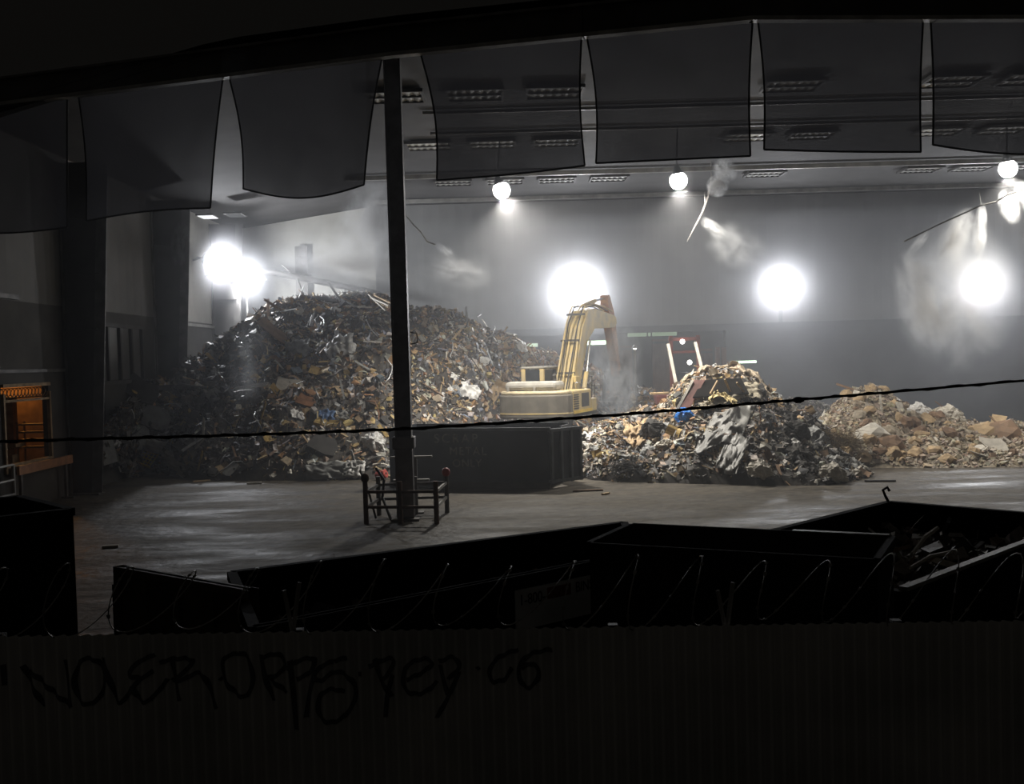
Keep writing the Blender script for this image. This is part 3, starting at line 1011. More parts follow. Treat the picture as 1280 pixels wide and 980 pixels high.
heap_mesh('rubble_heap', H3, 'low pale heap of tan rubble at the right', 15000, PAL_TAN, (1.2, 3, 5), 0.04, 0.24)
heap_mesh('gravel_heap', H4, 'smooth grey gravel mound between the centre heap and the pale rubble', 2500, [(0.27, 0.24, 0.2), (0.33, 0.3, 0.26), (0.2, 0.18, 0.15)], (0, 2, 4), 0.03, 0.12)

# ---- individual pieces lying in the heaps
def shape_board(i):
    L, w, th = (1.3, 1.7, 0.9, 2.2)[i % 4], (0.14, 0.10, 0.18, 0.12)[i % 4], 0.035
    a = [(-L / 2, -w / 2), (L / 2 - 0.1, -w / 2), (L / 2 + 0.03, -w / 6), (L / 2 - 0.06, 0.0), (L / 2 + 0.06, w / 4), (L / 2, w / 2), (-L / 2 + .05, w / 2), (-L / 2 - 0.05, w / 5), (-L / 2 + .04, 0)]
    return MB().prism(a, (0, 0, 0), (1, 0, 0), (0, 1, 0), (0, 0, 1), th)


def shape_panel(i):
    rr = random.Random(100 + i)
    w, h = (0.9, 0.7, 1.1, 0.6)[i % 4], (0.6, 0.55, 0.7, 0.45)[i % 4]
    pts = [(-w / 2, -h / 2), (w * .2, -h / 2 + rr.uniform(-.04, .04)), (w / 2, -h / 2 + .1), (w / 2 - .05, h * .2), (w / 2 - .2, h / 2), (-w * .1, h / 2 - .06), (-w / 2 + .05, h / 2)]
    return MB().prism(pts, (0, 0, 0), (1, 0, 0), (0, 1, 0), (0, 0, 1), 0.03)


def two_sided(fn, nu, nv, th):
    """a bent sheet with real thickness"""
    mb = MB()
    mb.grid(fn, nu, nv)
    w = nv + 1
    n = len(mb.v)
    vs = [tuple(V(p) + V((0, 0, th))) for p in mb.v]
    fs = [tuple(reversed(q)) for q in mb.f]
    mb.add(vs, fs)
    rim = [i * w for i in range(nu + 1)] + [nu * w + j for j in range(1, nv + 1)] + [i * w + nv for i in range(nu - 1, -1, -1)] + [j for j in range(nv - 1, 0, -1)]
    for a, b in zip(rim, rim[1:] + rim[:1]):
        mb.f.append((a, b, n + b, n + a))
        mb.c.append(mb.col)
    return mb


def shape_card(i):
    k = (0.35, 0.6, -0.3, 0.15)[i % 4]
    w, h = (0.8, 0.6, 0.9, 0.7)[i % 4], (0.5, 0.5, 0.6, 0.35)[i % 4]
    return two_sided(lambda u, v: V(((u - .5) * w + 0.05 * v, (v - .5) * h, abs(u - .4) * k + 0.05 * math.sin(v * 5 + i))), 5, 4, 0.015)


def shape_plastic(i):
    sd = 5.3 * i
    def fn(u, v):
        x, y = (u - .5) * 0.95, (v - .5) * 0.7
        q = V((x * 4 + sd, y * 4, sd))
        return V((x + 0.12 * noise.noise(q + V((3, 1, 0))), y + 0.12 * noise.noise(q + V((7, 2, 0))), 0.28 * abs(noise.noise(q)) + 0.14 * noise.noise(q * 2.3) - 0.25 * (x * x + y * y)))
    return two_sided(fn, 14, 12, 0.012)


def ico(sub, fn):
    b = bmesh.new()
    bmesh.ops.create_icosphere(b, subdivisions=sub, radius=1)
    m = MB()
    m.v = [tuple(fn(v.co.copy())) for v in b.verts]
    m.f = [tuple(v.index for v in f.verts) for f in b.faces]
    m.c = [m.col] * len(m.f)
    b.free()
    return m


def shape_bag(i):
    sd = 3.1 * i + 2
    def fn(p):
        d = 1 + 0.38 * noise.noise(p * 1.5 + V((sd, 0, 0))) - 0.34 * abs(noise.noise(p * 3.2 + V((0, sd, 0)))) - 0.22 * abs(noise.noise(p * 7.5 + V((0, 2, sd))))
        up = max(0, p.z - 0.55)
        k = 1 - 1.5 * up
        return V((p.x * 0.34 * d * k, p.y * 0.28 * d * k, p.z * 0.24 * d + up * 0.22))
    return ico(4, fn)


def shape_chunk(i):
    sd = 8.7 * i
    def fn(p):
        q = V((round(p.x * 2.2) / 2.2, round(p.y * 2) / 2, round(p.z * 1.8) / 1.8))
        d = 0.75 + 0.35 * noise.noise(p * 1.3 + V((sd, 1, 2)))
        return (p * 0.6 + q * 0.4) * d * 0.36
    m = ico(2, fn)
    m.v = [(x * (1.3, 1, 1.6, 1.1)[i % 4], y, z * (0.7, 0.9, 0.6, 1)[i % 4]) for x, y, z in m.v]
    return m


def shape_metal(i):
    rr = random.Random(40 + i)
    pts = [V((-0.7 + 1.4 * k / 6, 0.18 * math.sin(k * 1.1 + i) * rr.uniform(.5, 1.4), 0.16 * math.sin(k * 0.8 + 2 * i))) for k in range(7)]
    return MB().tube(pts, 0.022, 6)


KINDS = {
    'board': (shape_board, 4, 'board', 'board', False),
    'panel': (shape_panel, 4, 'panel', 'panel', False),
    'cardboard_sheet': (shape_card, 4, 'cardboard', 'cardboard', False),
    'plastic_sheet': (shape_plastic, 5, 'crumpled plastic', 'plastic sheet', True),
    'refuse_bag': (shape_bag, 4, 'refuse bag', 'bag', False),
    'rubble_chunk': (shape_chunk, 5, 'rubble chunk', 'rubble', False),
    'bent_pipe': (shape_metal, 4, 'bent pipe', 'pipe', True),
}
COLS = {
    'tan': mat('piece_tan', (0.46, 0.33, 0.19), 0.75, 0, 0.35, 4), 'brown': mat('piece_brown', (0.24, 0.15, 0.09), 0.75, 0, 0.4, 4),
    'pale': mat('piece_pale', (0.58, 0.54, 0.47), 0.7, 0, 0.3, 4), 'grey': mat('piece_grey', (0.30, 0.30, 0.29), 0.7, 0, 0.35, 4),
    'dark': mat('piece_dark', (0.05, 0.046, 0.042), 0.8, 0, 0.4, 4), 'white': mat('piece_white', (0.74, 0.73, 0.71), 0.5, 0, 0.25, 3),
    'ochre': mat('piece_ochre', (0.55, 0.38, 0.13), 0.7, 0, 0.35, 4), 'blue': mat('piece_blue', (0.10, 0.18, 0.36), 0.5, 0, 0.3, 4),
    'clay': mat('piece_clay', (0.40, 0.34, 0.26), 0.8, 0, 0.35, 4), 'rusty': mat('piece_rusty', (0.36, 0.17, 0.08), 0.7, 0, 0.45, 5), 'silvery': mat('piece_silvery', (0.55, 0.55, 0.55), 0.35, 0.6, 0.3, 3),
}
MESHES = {}
for kd, (fn, nvar, _, _, sm) in KINDS.items():
    MESHES[kd] = [fn(i).mesh(kd, COLS['grey'], sm) for i in range(nvar)]
PIECES = []


def piece(kd, col, p, rot, sc3, heapname, px, py, t, var=None, label=None):
    me = MESHES[kd][R.randrange(len(MESHES[kd])) if var is None else var]
    o = bpy.data.objects.new(kd, me)
    C.objects.link(o)
    o.matrix_world = Matrix.LocRotScale(p, rot.to_quaternion(), V(sc3) if isinstance(sc3, (tuple, list)) else V((sc3, sc3, sc3)))
    o.material_slots[0].link = 'OBJECT'
    o.material_slots[0].material = COLS[col]
    PIECES.append([o, kd, col, heapname, px, t, rot, sc3 if not isinstance(sc3, (tuple, list)) else max(sc3), label])
    return o


def to_px(p):
    d = V(p) - CAM
    z = d.dot(_f)
    return 640 + F * d.dot(_r) / z, 490 - F * d.dot(_u) / z


HN = {1: 'tallest heap', 2: 'centre heap', 3: 'pale rubble heap'}


def strew(hp, hid, kd, n, cols, smin, smax, tilt=0.7, tmin=0.03, tmax=1.02, xr=None):
    x0, x1 = xr or (hp.rows[0][0] + 4, hp.rows[-1][0] - 4)
    placed = 0
    tries = 0
    while placed < n and tries < n * 12:
        tries += 1
        px = R.uniform(x0, x1)
        t = R.uniform(tmin, tmax)
        p = hp.S(px, t)
        X, Y = to_px(p)
        if X > 1275 or X < 5:
            continue
        if hid == 1 and 486 < X < 516:
            continue                                     # behind the post
        if hid == 1 and 488 < X < 708 and Y > 532:
            continue                                     # behind the container
        if hid == 1 and 618 < X < 750 and Y > 478:
            continue                                     # behind the excavator
        nn = hp.N(px, t)
        s = R.uniform(smin, smax)
        # prefer pieces whose broad side can be seen from the yard
        piece(kd, R.choice(cols), p + nn * 0.10 * s, rnd_rot((nn + V((0, -0.35, 0))).normalized(), R.uniform(0.1, tilt)), s, HN[hid], X, Y, t)
        placed += 1


strew(H1, 1, 'board', 95, ['tan', 'brown', 'brown', 'pale', 'grey', 'ochre', 'dark'], 0.35, 0.85, 1.1)
strew(H1, 1, 'panel', 42, ['brown', 'grey', 'tan', 'dark', 'brown'], 0.3, 0.75)
strew(H1, 1, 'cardboard_sheet', 48, ['tan', 'ochre', 'brown', 'tan'], 0.3, 0.75)
strew(H1, 1, 'plastic_sheet', 34, ['white', 'grey', 'dark', 'white', 'pale'], 0.3, 0.7)
strew(H1, 1, 'refuse_bag', 16, ['dark', 'white', 'grey'], 0.5, 1.0)
strew(H1, 1, 'bent_pipe', 34, ['silvery', 'rusty', 'silvery', 'dark'], 0.5, 1.3, 1.2)
strew(H1, 1, 'panel', 10, ['dark', 'grey'], 0.8, 1.3, xr=(125, 320))
strew(H1, 1, 'board', 16, ['pale', 'brown', 'grey'], 0.6, 1.2, 1.2, 0.85, 1.0, xr=(330, 640))
strew(H2, 2, 'board', 48, ['tan', 'brown', 'pale', 'grey', 'tan'], 0.3, 0.65, 1.1)
strew(H2, 2, 'panel', 18, ['brown', 'grey', 'tan', 'dark'], 0.3, 0.6)
strew(H2, 2, 'cardboard_sheet', 24, ['tan', 'ochre', 'pale', 'brown'], 0.3, 0.65)
strew(H2, 2, 'plastic_sheet', 34, ['white', 'grey', 'dark', 'pale', 'grey'], 0.3, 0.75)
strew(H2, 2, 'refuse_bag', 26, ['dark', 'tan', 'grey', 'pale'], 0.5, 1.0)
strew(H2, 2, 'cardboard_sheet', 26, ['tan', 'clay', 'pale', 'clay'], 0.3, 0.7, 0.8, 0.84, 1.06, xr=(846, 968))
strew(H2, 2, 'board', 16, ['tan', 'clay', 'brown'], 0.3, 0.6, 0.9, 0.84, 1.04, xr=(846, 968))
strew(H2, 2, 'bent_pipe', 12, ['silvery', 'rusty'], 0.4, 0.9, 1.2)
strew(H3, 3, 'rubble_chunk', 85, ['tan', 'clay', 'tan', 'brown', 'clay'], 0.3, 0.95)
strew(H3, 3, 'board', 14, ['tan', 'pale', 'brown'], 0.4, 0.9, 1.0)
strew(H3, 3, 'panel', 10, ['pale', 'tan'], 0.5, 1.0)


# hand-placed pieces that stand out in the picture
def at(hp, px, py):
    """point on the heap surface seen at (px, py)"""
    best = min((abs(to_px(hp.S(px, t / 60))[1] - py), t / 60) for t in range(0, 64))
    return hp.S(px, best[1]), hp.N(px, best[1]), best[1]


def feature(hp, hid, kd, col, px, py, s, label, yaw=0.0, roll=0.0, lift=0.15, var=0, face=True):
    p, nn, t = at(hp, px, py)
    z = (nn + V((0, -0.7, 0))).normalized() if face else nn
    x = V((math.cos(yaw), 0, -math.sin(yaw)))
    x = (x - z * x.dot(z)).normalized()
    y = z.cross(x)
    rot = Matrix((x, y, z)).transposed()
    return piece(kd, col, p + nn * lift, rot, s, HN[hid], px, py, t, var, label)


feature(H1, 1, 'panel', 'brown', 342, 418, (1.9, 1.1, 1), 'large tilted brown panel near the upper left crest of the tallest heap', 0.5, var=0)
feature(H1, 1, 'panel', 'grey', 186, 517, (1.6, 1.2, 1), 'grey tilted panel on the dark left flank of the tallest heap', 0.45, var=2)
feature(H1, 1, 'plastic_sheet', 'white', 428, 440, 1.3, 'pale crumpled sheet high on the tallest heap left of the post', -0.3)
feature(H1, 1, 'plastic_sheet', 'grey', 371, 443, 1.3, 'grey crumpled sheet high in the middle of the tallest heap', 0.1, var=1)
feature(H1, 1, 'plastic_sheet', 'grey', 415, 592, (1.7, 0.9, 1), 'wide grey plastic sheet at the foot of the tallest heap', 0.05, var=2)
feature(H1, 1, 'plastic_sheet', 'white', 443, 594, 0.8, 'small white plastic sheet at the foot of the tallest heap', 0.0, var=3)
feature(H1, 1, 'refuse_bag', 'white', 469, 556, 1.4, 'pale refuse bag low on the tallest heap just left of the post', 0.6)
feature(H1, 1, 'panel', 'dark', 405, 562, (1.5, 1.4, 1), 'black tilted panel low on the tallest heap', 0.6, var=1)
feature(H1, 1, 'panel', 'rusty', 385, 505, (1.3, 1.0, 1), 'rusty orange panel at mid height on the tallest heap', 0.4, var=3)
feature(H1, 1, 'cardboard_sheet', 'ochre', 412, 531, (1.2, 0.7, 1), 'ochre cardboard sheet with a bent fold low on the tallest heap', 0.3)
feature(H1, 1, 'plastic_sheet', 'blue', 407, 523, 0.7, 'blue crumpled sheet beside an ochre cardboard low on the tallest heap', 0.1)
feature(H1, 1, 'cardboard_sheet', 'ochre', 400, 470, (1.3, 0.7, 1), 'ochre cardboard sheet at mid height on the tallest heap', 0.1, var=1)
feature(H1, 1, 'board', 'white', 327, 500, (1.0, 1.0, 1), 'pale board sticking out level over the dark left flank', -0.05, var=0, lift=0.7)
feature(H1, 1, 'panel', 'pale', 362, 484, (1.0, 0.8, 1), 'small pale panel at mid height on the tallest heap', 0.05, var=2)
feature(H1, 1, 'panel', 'dark', 395, 376, (1.9, 0.5, 1), 'dark flat panel jutting from the crest of the tallest heap', -0.05, var=0)
feature(H1, 1, 'cardboard_sheet', 'tan', 624, 487, 1.5, 'tan cardboard sheet just left of the excavator', 0.2, var=3)
feature(H1, 1, 'plastic_sheet', 'white', 586, 488, 0.9, 'white and blue crumpled plastic left of the excavator', 0.3, var=4)
feature(H1, 1, 'plastic_sheet', 'pale', 205, 562, (1.6, 0.7, 1), 'pale curled sheet at the foot of the dark left flank', 0.3, var=2)
feature(H1, 1, 'plastic_sheet', 'pale', 225, 580, (1.6, 0.6, 1), 'pale trailing sheet at the foot of the dark left flank', 0.5, var=1)
for i, (a, b) in enumerate((((464, 372), (486, 382)), ((468, 369), (489, 379)), ((461, 368), (482, 388)), ((470, 378), (486, 384)))):
    tag(MB().bar(P(*a, 46.8 + 0.12 * i), P(*b, 45.6 + 0.12 * i), 0.09, 0.05).build('board', COLS[('pale', 'tan', 'pale', 'tan')[i]]), 'long thin board fanned at the crest by the steel post, %s of four' % ('second', 'topmost', 'third', 'lowest')[i], 'board', 'fanned boards at the crest')

# red drum, yellow lattice crate
pd, nd_, _ = at(H1, 481, 590)
t = thing('drum', 'red dented drum at the foot of the heap behind the post guard', 'drum', V((pd.x - 0.05, pd.y - 0.5, 0.17)))
rm = Matrix.Rotation(1.2, 3, 'Y') @ Matrix.Rotation(0.4, 3, 'X')
MB().lathe([(0.2, -0.3), (0.25, -0.28), (0.25, -0.1), (0.265, -0.09), (0.25, -0.07), (0.25, 0.1), (0.265, 0.11), (0.25, 0.13), (0.25, 0.28), (0.2, 0.3)], (0, 0, 0), 16, rm).build('body', M_red, t)
t.scale = (0.62, 0.62, 0.62)
MB().lathe([(0.05, 0.3), (0.05, 0.34)], (0, 0, 0), 10, rm).build('cap', M_dark, t)
pd, nd_, _ = at(H1, 187, 579)
t = thing('lattice_crate', 'yellow lattice crate side lying at the foot of the dark flank', 'crate', pd + V((0, -0.3, 0.25)))
t.rotation_euler = (0.9, 0.35, -0.2)
m = MB()
for k in range(6):
    m.box((-0.35 + 0.14 * k, 0, 0), (0.035, 0.75, 0.03))
    m.box((0, -0.35 + 0.14 * k, 0.012), (0.75, 0.035, 0.03))
m.build('lattice', mat('yellow_plastic', (0.62, 0.45, 0.06), 0.5, 0, 0.3, 3), t)
MB().box((0, -0.37, 0.06), (0.8, 0.04, 0.16)).box((0, 0.37, 0.06), (0.8, 0.04, 0.16)).build('rim', MATS['yellow_plastic'], t)

# centre heap features: blue bag, red-brown door, draped tarps, bales, brush clump, mattress
feature(H2, 2, 'refuse_bag', 'blue', 860, 523, 1.0, 'bright blue refuse bag on the centre heap', 0.2).material_slots[0].material = mat('bright_blue_plastic', (0.02, 0.25, 0.80), 0.35, 0, 0.25, 6)


def slab(label, name, cat, corners, th, m, group=None):
    a, b, c, d = [P(*q) for q in corners]
    n = (b - a).cross(d - a).normalized() * th
    mb = MB().add([a, b, c, d, a + n, b + n, c + n, d + n], [(0, 1, 2, 3), (7, 6, 5, 4), (0, 4, 5, 1), (1, 5, 6, 2), (2, 6, 7, 3), (3, 7, 4, 0)])
    return tag(mb.build(name, m), label, cat, group)


slab('red-brown board leaning steeply beside the blue bag', 'leaning_board', 'board', ((846, 512, 35.0), (861, 513, 35.0), (881, 476, 35.8), (866, 476, 35.8)), 0.06, mat('red_brown_board', (0.20, 0.085, 0.07), 0.6, 0, 0.3, 3))
slab('thin tan batten edging the red-brown board', 'batten', 'board', ((844, 513, 34.95), (846.5, 514, 34.95), (867, 476, 35.7), (864, 476, 35.7)), 0.06, COLS['pale'])
slab('black sheet for the shaded hollow under the crusted crest', 'hollow_shade', 'board', ((866, 498, 35.2), (936, 493, 35.2), (926, 474, 35.9), (878, 477, 35.9)), 0.06, mat('black_hollow_shade', (0.010, 0.009, 0.008), 0.9, 0, 0.3, 3, spec=0.1))  # black sheet standing for the shade inside the hollow
for i, (a, b) in enumerate((((888, 492), (897, 476)), ((921, 478), (934, 496)), ((906, 474), (913, 490)))):
    tag(MB().bar(P(*a, 35.1), P(*b, 35.3), 0.06, 0.05).build('stick', COLS['tan']), '%s stick crossing the dark hollow under the centre crest' % ('left leaning', 'right leaning', 'middle')[i], 'stick', 'sticks over the dark hollow')
# crust of matted paper over the crest
def crust(u, v):
    px = 856 + 104 * u + 3 * math.sin(v * 9 + u * 20)
    p = H2.S(px, 0.93 + 0.13 * v)
    q = p * 1.6
    return p + V((0, -0.15 * (1 - v), 0.10 + 0.14 * noise.noise(q * 2) + 0.12 * noise.noise(q * 5)))
tag(two_sided(crust, 40, 10, 0.05).build('matted_crust', mat('matted_paper', (0.48, 0.40, 0.30), 0.85, 0, 0.6, 6, 0.6, (0.22, 0.17, 0.12))), 'matted tan crust folded over the crest of the centre heap', 'crust')


def drape(label, col, px0, px1, py0, py1, seed, lift=0.22, name='tarp', shear=0.0, amp=0.16, freq=9, lane=0.0):
    def fn(u, v):
        px = px0 + (px1 - px0) * u + shear * v
        py = py0 + (py1 - py0) * v + 6 * math.sin(u * 5 + seed)
        p, nn, t = at(H2, px, py)
        w = math.sin(u * freq + 1.5 * noise.noise(V((u * 3, v * 2, seed))) * 3)
        return p + V((0, -1, 0.4)).normalized() * (lift + amp * abs(w) + 0.10 * noise.noise(V((u * 6, v * 6, seed))))
    o = two_sided(fn, 26, 18, 0.012).build(name, col, None, smooth=True)
    return tag(o, label, 'tarp')


M_tarp = mat('grey_plastic_tarp', (0.27, 0.265, 0.25), 0.45, 0, 0.25, 3)
drape('long grey plastic tarp sliding down the front of the centre heap', M_tarp, 893, 944, 512, 562, 1, shear=-26, amp=0.09, freq=6, lift=0.18)
drape('narrow grey tarp tail hanging toward the ground on the centre heap', M_tarp, 912, 938, 545, 592, 4, shear=-20, freq=5, amp=0.08, lift=0.16)
drape('crumpled beige sheet below the crest of the centre heap', mat('beige_sheet', (0.50, 0.44, 0.33), 0.7, 0, 0.35, 4), 872, 950, 488, 506, 7, amp=0.12, freq=14)
drape('yellowish foam strip folded under the beige sheet', mat('yellow_foam', (0.60, 0.48, 0.24), 0.8, 0, 0.25, 4), 884, 920, 500, 508, 9, amp=0.06, lift=0.42, freq=4)
drape('pale tan sheet on the left foot of the centre heap', COLS['tan'], 778, 808, 530, 556, 18, amp=0.12, freq=7)


def clump(label, px, py, n, L, col, r=0.6):
    p, nn, _ = at(H2, px, py)
    mb = MB()
    for _ in range(n):
        a, b = R.uniform(0, 2 * PI), R.uniform(-0.2, 1.0)
        d = V((math.cos(a), math.sin(a) - 0.4, b)).normalized()
        s = p + V((R.gauss(0, r), R.gauss(0, r * .5), R.gauss(0, r * .5)))
        k = V((R.gauss(0, .2), R.gauss(0, .2), -0.2)) * L
        mb.tube([s, s + d * L * .5, s + d * L + k], [0.008, 0.006, 0.003], 3, False)
    return tag(mb.build('dry_brush', col), label, 'dry brush', None, 'stuff')


clump('black tangle of wire and twigs low on the left of the centre heap', 788, 584, 500, 0.4, M_black, 0.35)
clump('brown dry brush bristling at the right end of the centre heap', 1046, 556, 900, 0.55, mat('dry_twigs', (0.17, 0.12, 0.06), 0.85, 0, 0.4, 3), 0.42)
for (px, py, s, cl, lb) in ((1018, 553, 1.5, 'grey', 'rounded grey bundle beside the dry brush'), (1040, 598, 1.2, 'pale', 'pale round bundle at the right foot of the centre heap'), (993, 545, 1.5, 'dark', 'black swollen bag on the right flank of the centre heap'), (1000, 575, 1.4, 'dark', 'black swollen bag low on the right flank beside the dry brush'), (950, 590, 1.1, 'pale', 'pale lumpy bag low beneath the dark tarp'), (820, 545, 1.6, 'dark', 'black bag at mid height left of the blue bag')):
    feature(H2, 2, 'refuse_bag', cl, px, py, s, lb, 0.3)
# two long pale planks standing up behind the centre heap
for (a, b, lb) in (((848, 494), (835, 430), 'left of the two tall pale planks standing behind the centre heap'), ((881, 476), (869, 428), 'right of the two tall pale planks standing behind the centre heap')):
    tag(MB().bar(P(*a, 39.2), P(*b, 40.2), 0.11, 0.06).build('plank', COLS['pale']), lb, 'plank', 'tall planks behind the centre heap')
tag(MB().bar(P(813, 492, 38.8), P(836, 491, 38.8), 0.5, 0.06).build('plank', COLS['tan']), 'flat tan plank lying on the left shoulder of the centre heap', 'plank')

# pale rubble features
for (px, py, s, kd, cl, lb) in ((1150, 520, 1.4, 'refuse_bag', 'white', 'rounded white bag on top of the pale rubble heap'), (1188, 524, 1.5, 'refuse_bag', 'pale', 'squarish pale bag right of the rounded white bag'), (1092, 548, 1.6, 'rubble_chunk', 'pale', 'large pale slab block on the left face of the rubble'), (1242, 562, 1.1, 'panel', 'pale', 'flat pale slab at the right foot of the rubble'), (1115, 560, 1.3, 'rubble_chunk', 'brown', 'dark brown block under the pale slab block'), (1255, 545, 2.0, 'rubble_chunk', 'brown', 'big rounded brown boulder at the right end of the rubble'), (1232, 545, 1.6, 'rubble_chunk', 'tan', 'rounded tan boulder beside the big brown boulder')):
    feature(H3, 3, kd, cl, px, py, s, lb, 0.2, var=0)

# scraps scattered on the open floor
for i, (px, py, L, yaw, lb) in enumerate(((735, 613, 0.9, 0.05, 'long dark stick lying on the floor before the centre heap'), (1100, 601, 0.9, -0.1, 'dark stick on the floor before the pale rubble'), (757, 617, 0.3, 0.5, 'short offcut on the floor before the centre heap'), (252, 601, 0.6, 0.3, 'tan stick at the left foot of the tallest heap'), (138, 683, 0.35, 0.1, 'pale scrap on the dark floor above the brown bin'), (318, 604, 0.5, 0.1, 'pale strip on the floor before the tallest heap'), (48, 612, 0.25, 0.1, 'tiny pale scrap on the floor beside the tube gate'))):
    p = PZ(px, py, 0.03)
    d = V((math.cos(yaw), math.sin(yaw) * 2, 0)).normalized() * L / 2
    tag(MB().bar(p - d, p + d, 0.09, 0.05).build('floor_scrap', COLS[('brown', 'dark', 'tan', 'tan', 'pale', 'pale', 'pale')[i]]), lb, 'scrap')

# ---- labels for the strewn pieces
def zone(hid, px, t):
    x0, x1 = {'tallest heap': (120, 850), 'centre heap': (705, 1085), 'pale rubble heap': (1015, 1280)}[hid]
    u = (px - x0) / (x1 - x0)
    h = 'foot' if t < 0.28 else 'low' if t < 0.5 else 'midway' if t < 0.72 else 'high' if t < 0.9 else 'crest'
    w = ' left flank' if u < 0.22 else ' left of middle' if u < 0.42 else ' middle' if u < 0.6 else ' right of middle' if u < 0.8 else ' right flank'
    return h, w


ORD = ['leftmost', 'second from left', 'third from left', 'fourth from left', 'fifth from left', 'sixth from left', 'seventh from left', 'eighth from left', 'ninth from left', 'tenth from left']
bylab = {}
for rec in PIECES:
    o, kd, col, hn, px, t, rot, s, lab = rec
    o['category'] = KINDS[kd][3]
    o['group'] = '%s in the %s' % ({'board': 'boards', 'panel': 'panels', 'cardboard_sheet': 'cardboard sheets', 'plastic_sheet': 'crumpled plastic sheets', 'refuse_bag': 'refuse bags', 'rubble_chunk': 'rubble chunks', 'bent_pipe': 'bent pipes'}[kd], hn)
    if lab:
        o['label'] = lab
        continue
    h, w = zone(hn, px, t)
    zx = abs((rot @ V((0, 0, 1))).z)
    att = 'standing' if zx < 0.35 else 'tilted' if zx < 0.8 else 'flat'
    size = 'small ' if s < 0.6 else 'large ' if s > 0.95 else ''
    noun = KINDS[kd][2]
    l = '%s%s %s %s, %s%s, %s' % (size, col, noun, att, h, w, hn)
    bylab.setdefault(l, []).append((px, o))
for l, lst in bylab.items():
    if len(lst) == 1:
        lst[0][1]['label'] = l
    else:
        lst.sort(key=lambda q: q[0])
        for i, (_, o) in enumerate(lst):
            o['label'] = ORD[min(i, 9)] + ' ' + l if len(lst) > 2 else ('left' if i == 0 else 'right') + ' ' + l

# ------------------------------------------------------------------ excavator
EX = thing('excavator', 'dusty yellow tracked excavator working on the heap, seen from behind', 'excavator', (1.66, 42.6, 0), -math.radians(22))


def track(sx):
    L, Hh = 4.3, 1.08
    rr = Hh / 2
    c = L / 2 - rr
    loop = []
    n = 46
    per = 2 * 2 * c + 2 * PI * rr
    for i in range(n):
        s = per * i / n
        if s < 2 * c:
            loop.append((-c + s, Hh, PI / 2))
        elif s < 2 * c + PI * rr:
            a = PI / 2 - (s - 2 * c) / rr
            loop.append((c + rr * math.cos(a), rr + rr * math.sin(a), a))
        elif s < 4 * c + PI * rr:
            loop.append((c - (s - 2 * c - PI * rr), 0, -PI / 2))
        else:
            a = -PI / 2 - (s - 4 * c - PI * rr) / rr
            loop.append((-c + rr * math.cos(a), rr + rr * math.sin(a), a))
    m = MB()
    for y, z, a in loop:
        nrm = V((0, math.cos(a), math.sin(a)))
        q = nrm.to_track_quat('Z', 'X').to_matrix()
        p = V((sx, y, z))
        m.box(p - nrm * 0.03, (per / n * 0.93, 0.62, 0.05), Matrix((nrm.cross(V((1, 0, 0))), V((1, 0, 0)), nrm)).transposed())
        m.box(p + nrm * 0.02, (0.03, 0.62, 0.07), Matrix((nrm.cross(V((1, 0, 0))), V((1, 0, 0)), nrm)).transposed())
    tr = m.build('track', M_dust, EX)
    m = MB()
    m.prism([(-c, 0.12), (c, 0.12), (c + 0.2, rr), (c, Hh - 0.14), (-c, Hh - 0.14), (-c - 0.2, rr)], (sx, 0, 0), (0, 1, 0), (0, 0, 1), (1, 0, 0), 0.34)
    m.build('track_frame', M_yellow, tr)
    for y in (-c, c):
        MB().lathe([(rr - 0.1, -0.2), (rr - 0.06, -0.12), (rr - 0.06, 0.12), (rr - 0.1, 0.2)], (sx, y, rr), 18, Matrix.Rotation(PI / 2, 3, 'Y')).build('sprocket', M_dark, tr)


track(-1.25)
track(1.25)
MB().box((0, 0, 0.85), (1.9, 1.9, 0.7)).box((0, 0, 0.75), (2.2, 0.8, 0.5)).build('undercarriage', M_dark, EX, bevel=0.04)
MB().lathe([(0.75, 1.15), (0.8, 1.2), (0.8, 1.62), (0.75, 1.66)], (0, 0, 0), 24).build('turntable', M_dark, EX)
# counterweight: curved rear
arc = [(-1.48, -1.75)] + [(1.48 * math.sin(a), -2.05 - 0.62 * math.cos(a * 0.98)) for a in [(-1 + 2 * i / 12) * PI / 2 for i in range(13)]] + [(1.48, -1.75)]
arc2 = [(x * 0.985, y * 0.99 + 0.01) for x, y in arc]
MB().prism(arc, (0, 0, 2.13), (1, 0, 0), (0, 1, 0), (0, 0, 1), 0.90).build('counterweight', mat('dusty_black_counterweight', (0.15, 0.135, 0.11), 0.75, 0, 0.35, 2), EX, bevel=0.05)
MB().prism([(x * 1.004, y * 1.004) for x, y in arc], (0, 0, 1.86), (1, 0, 0), (0, 1, 0), (0, 0, 1), 0.05).build('stripe', M_yellow, EX)
MB().prism([(x * 0.97, y * 0.975) for x, y in arc], (0, 0, 2.65), (1, 0, 0), (0, 1, 0), (0, 0, 1), 0.16).build('counterweight_top', mat('dusty_cream_paint', (0.55, 0.46, 0.30), 0.7, 0, 0.3, 2), EX, bevel=0.06)
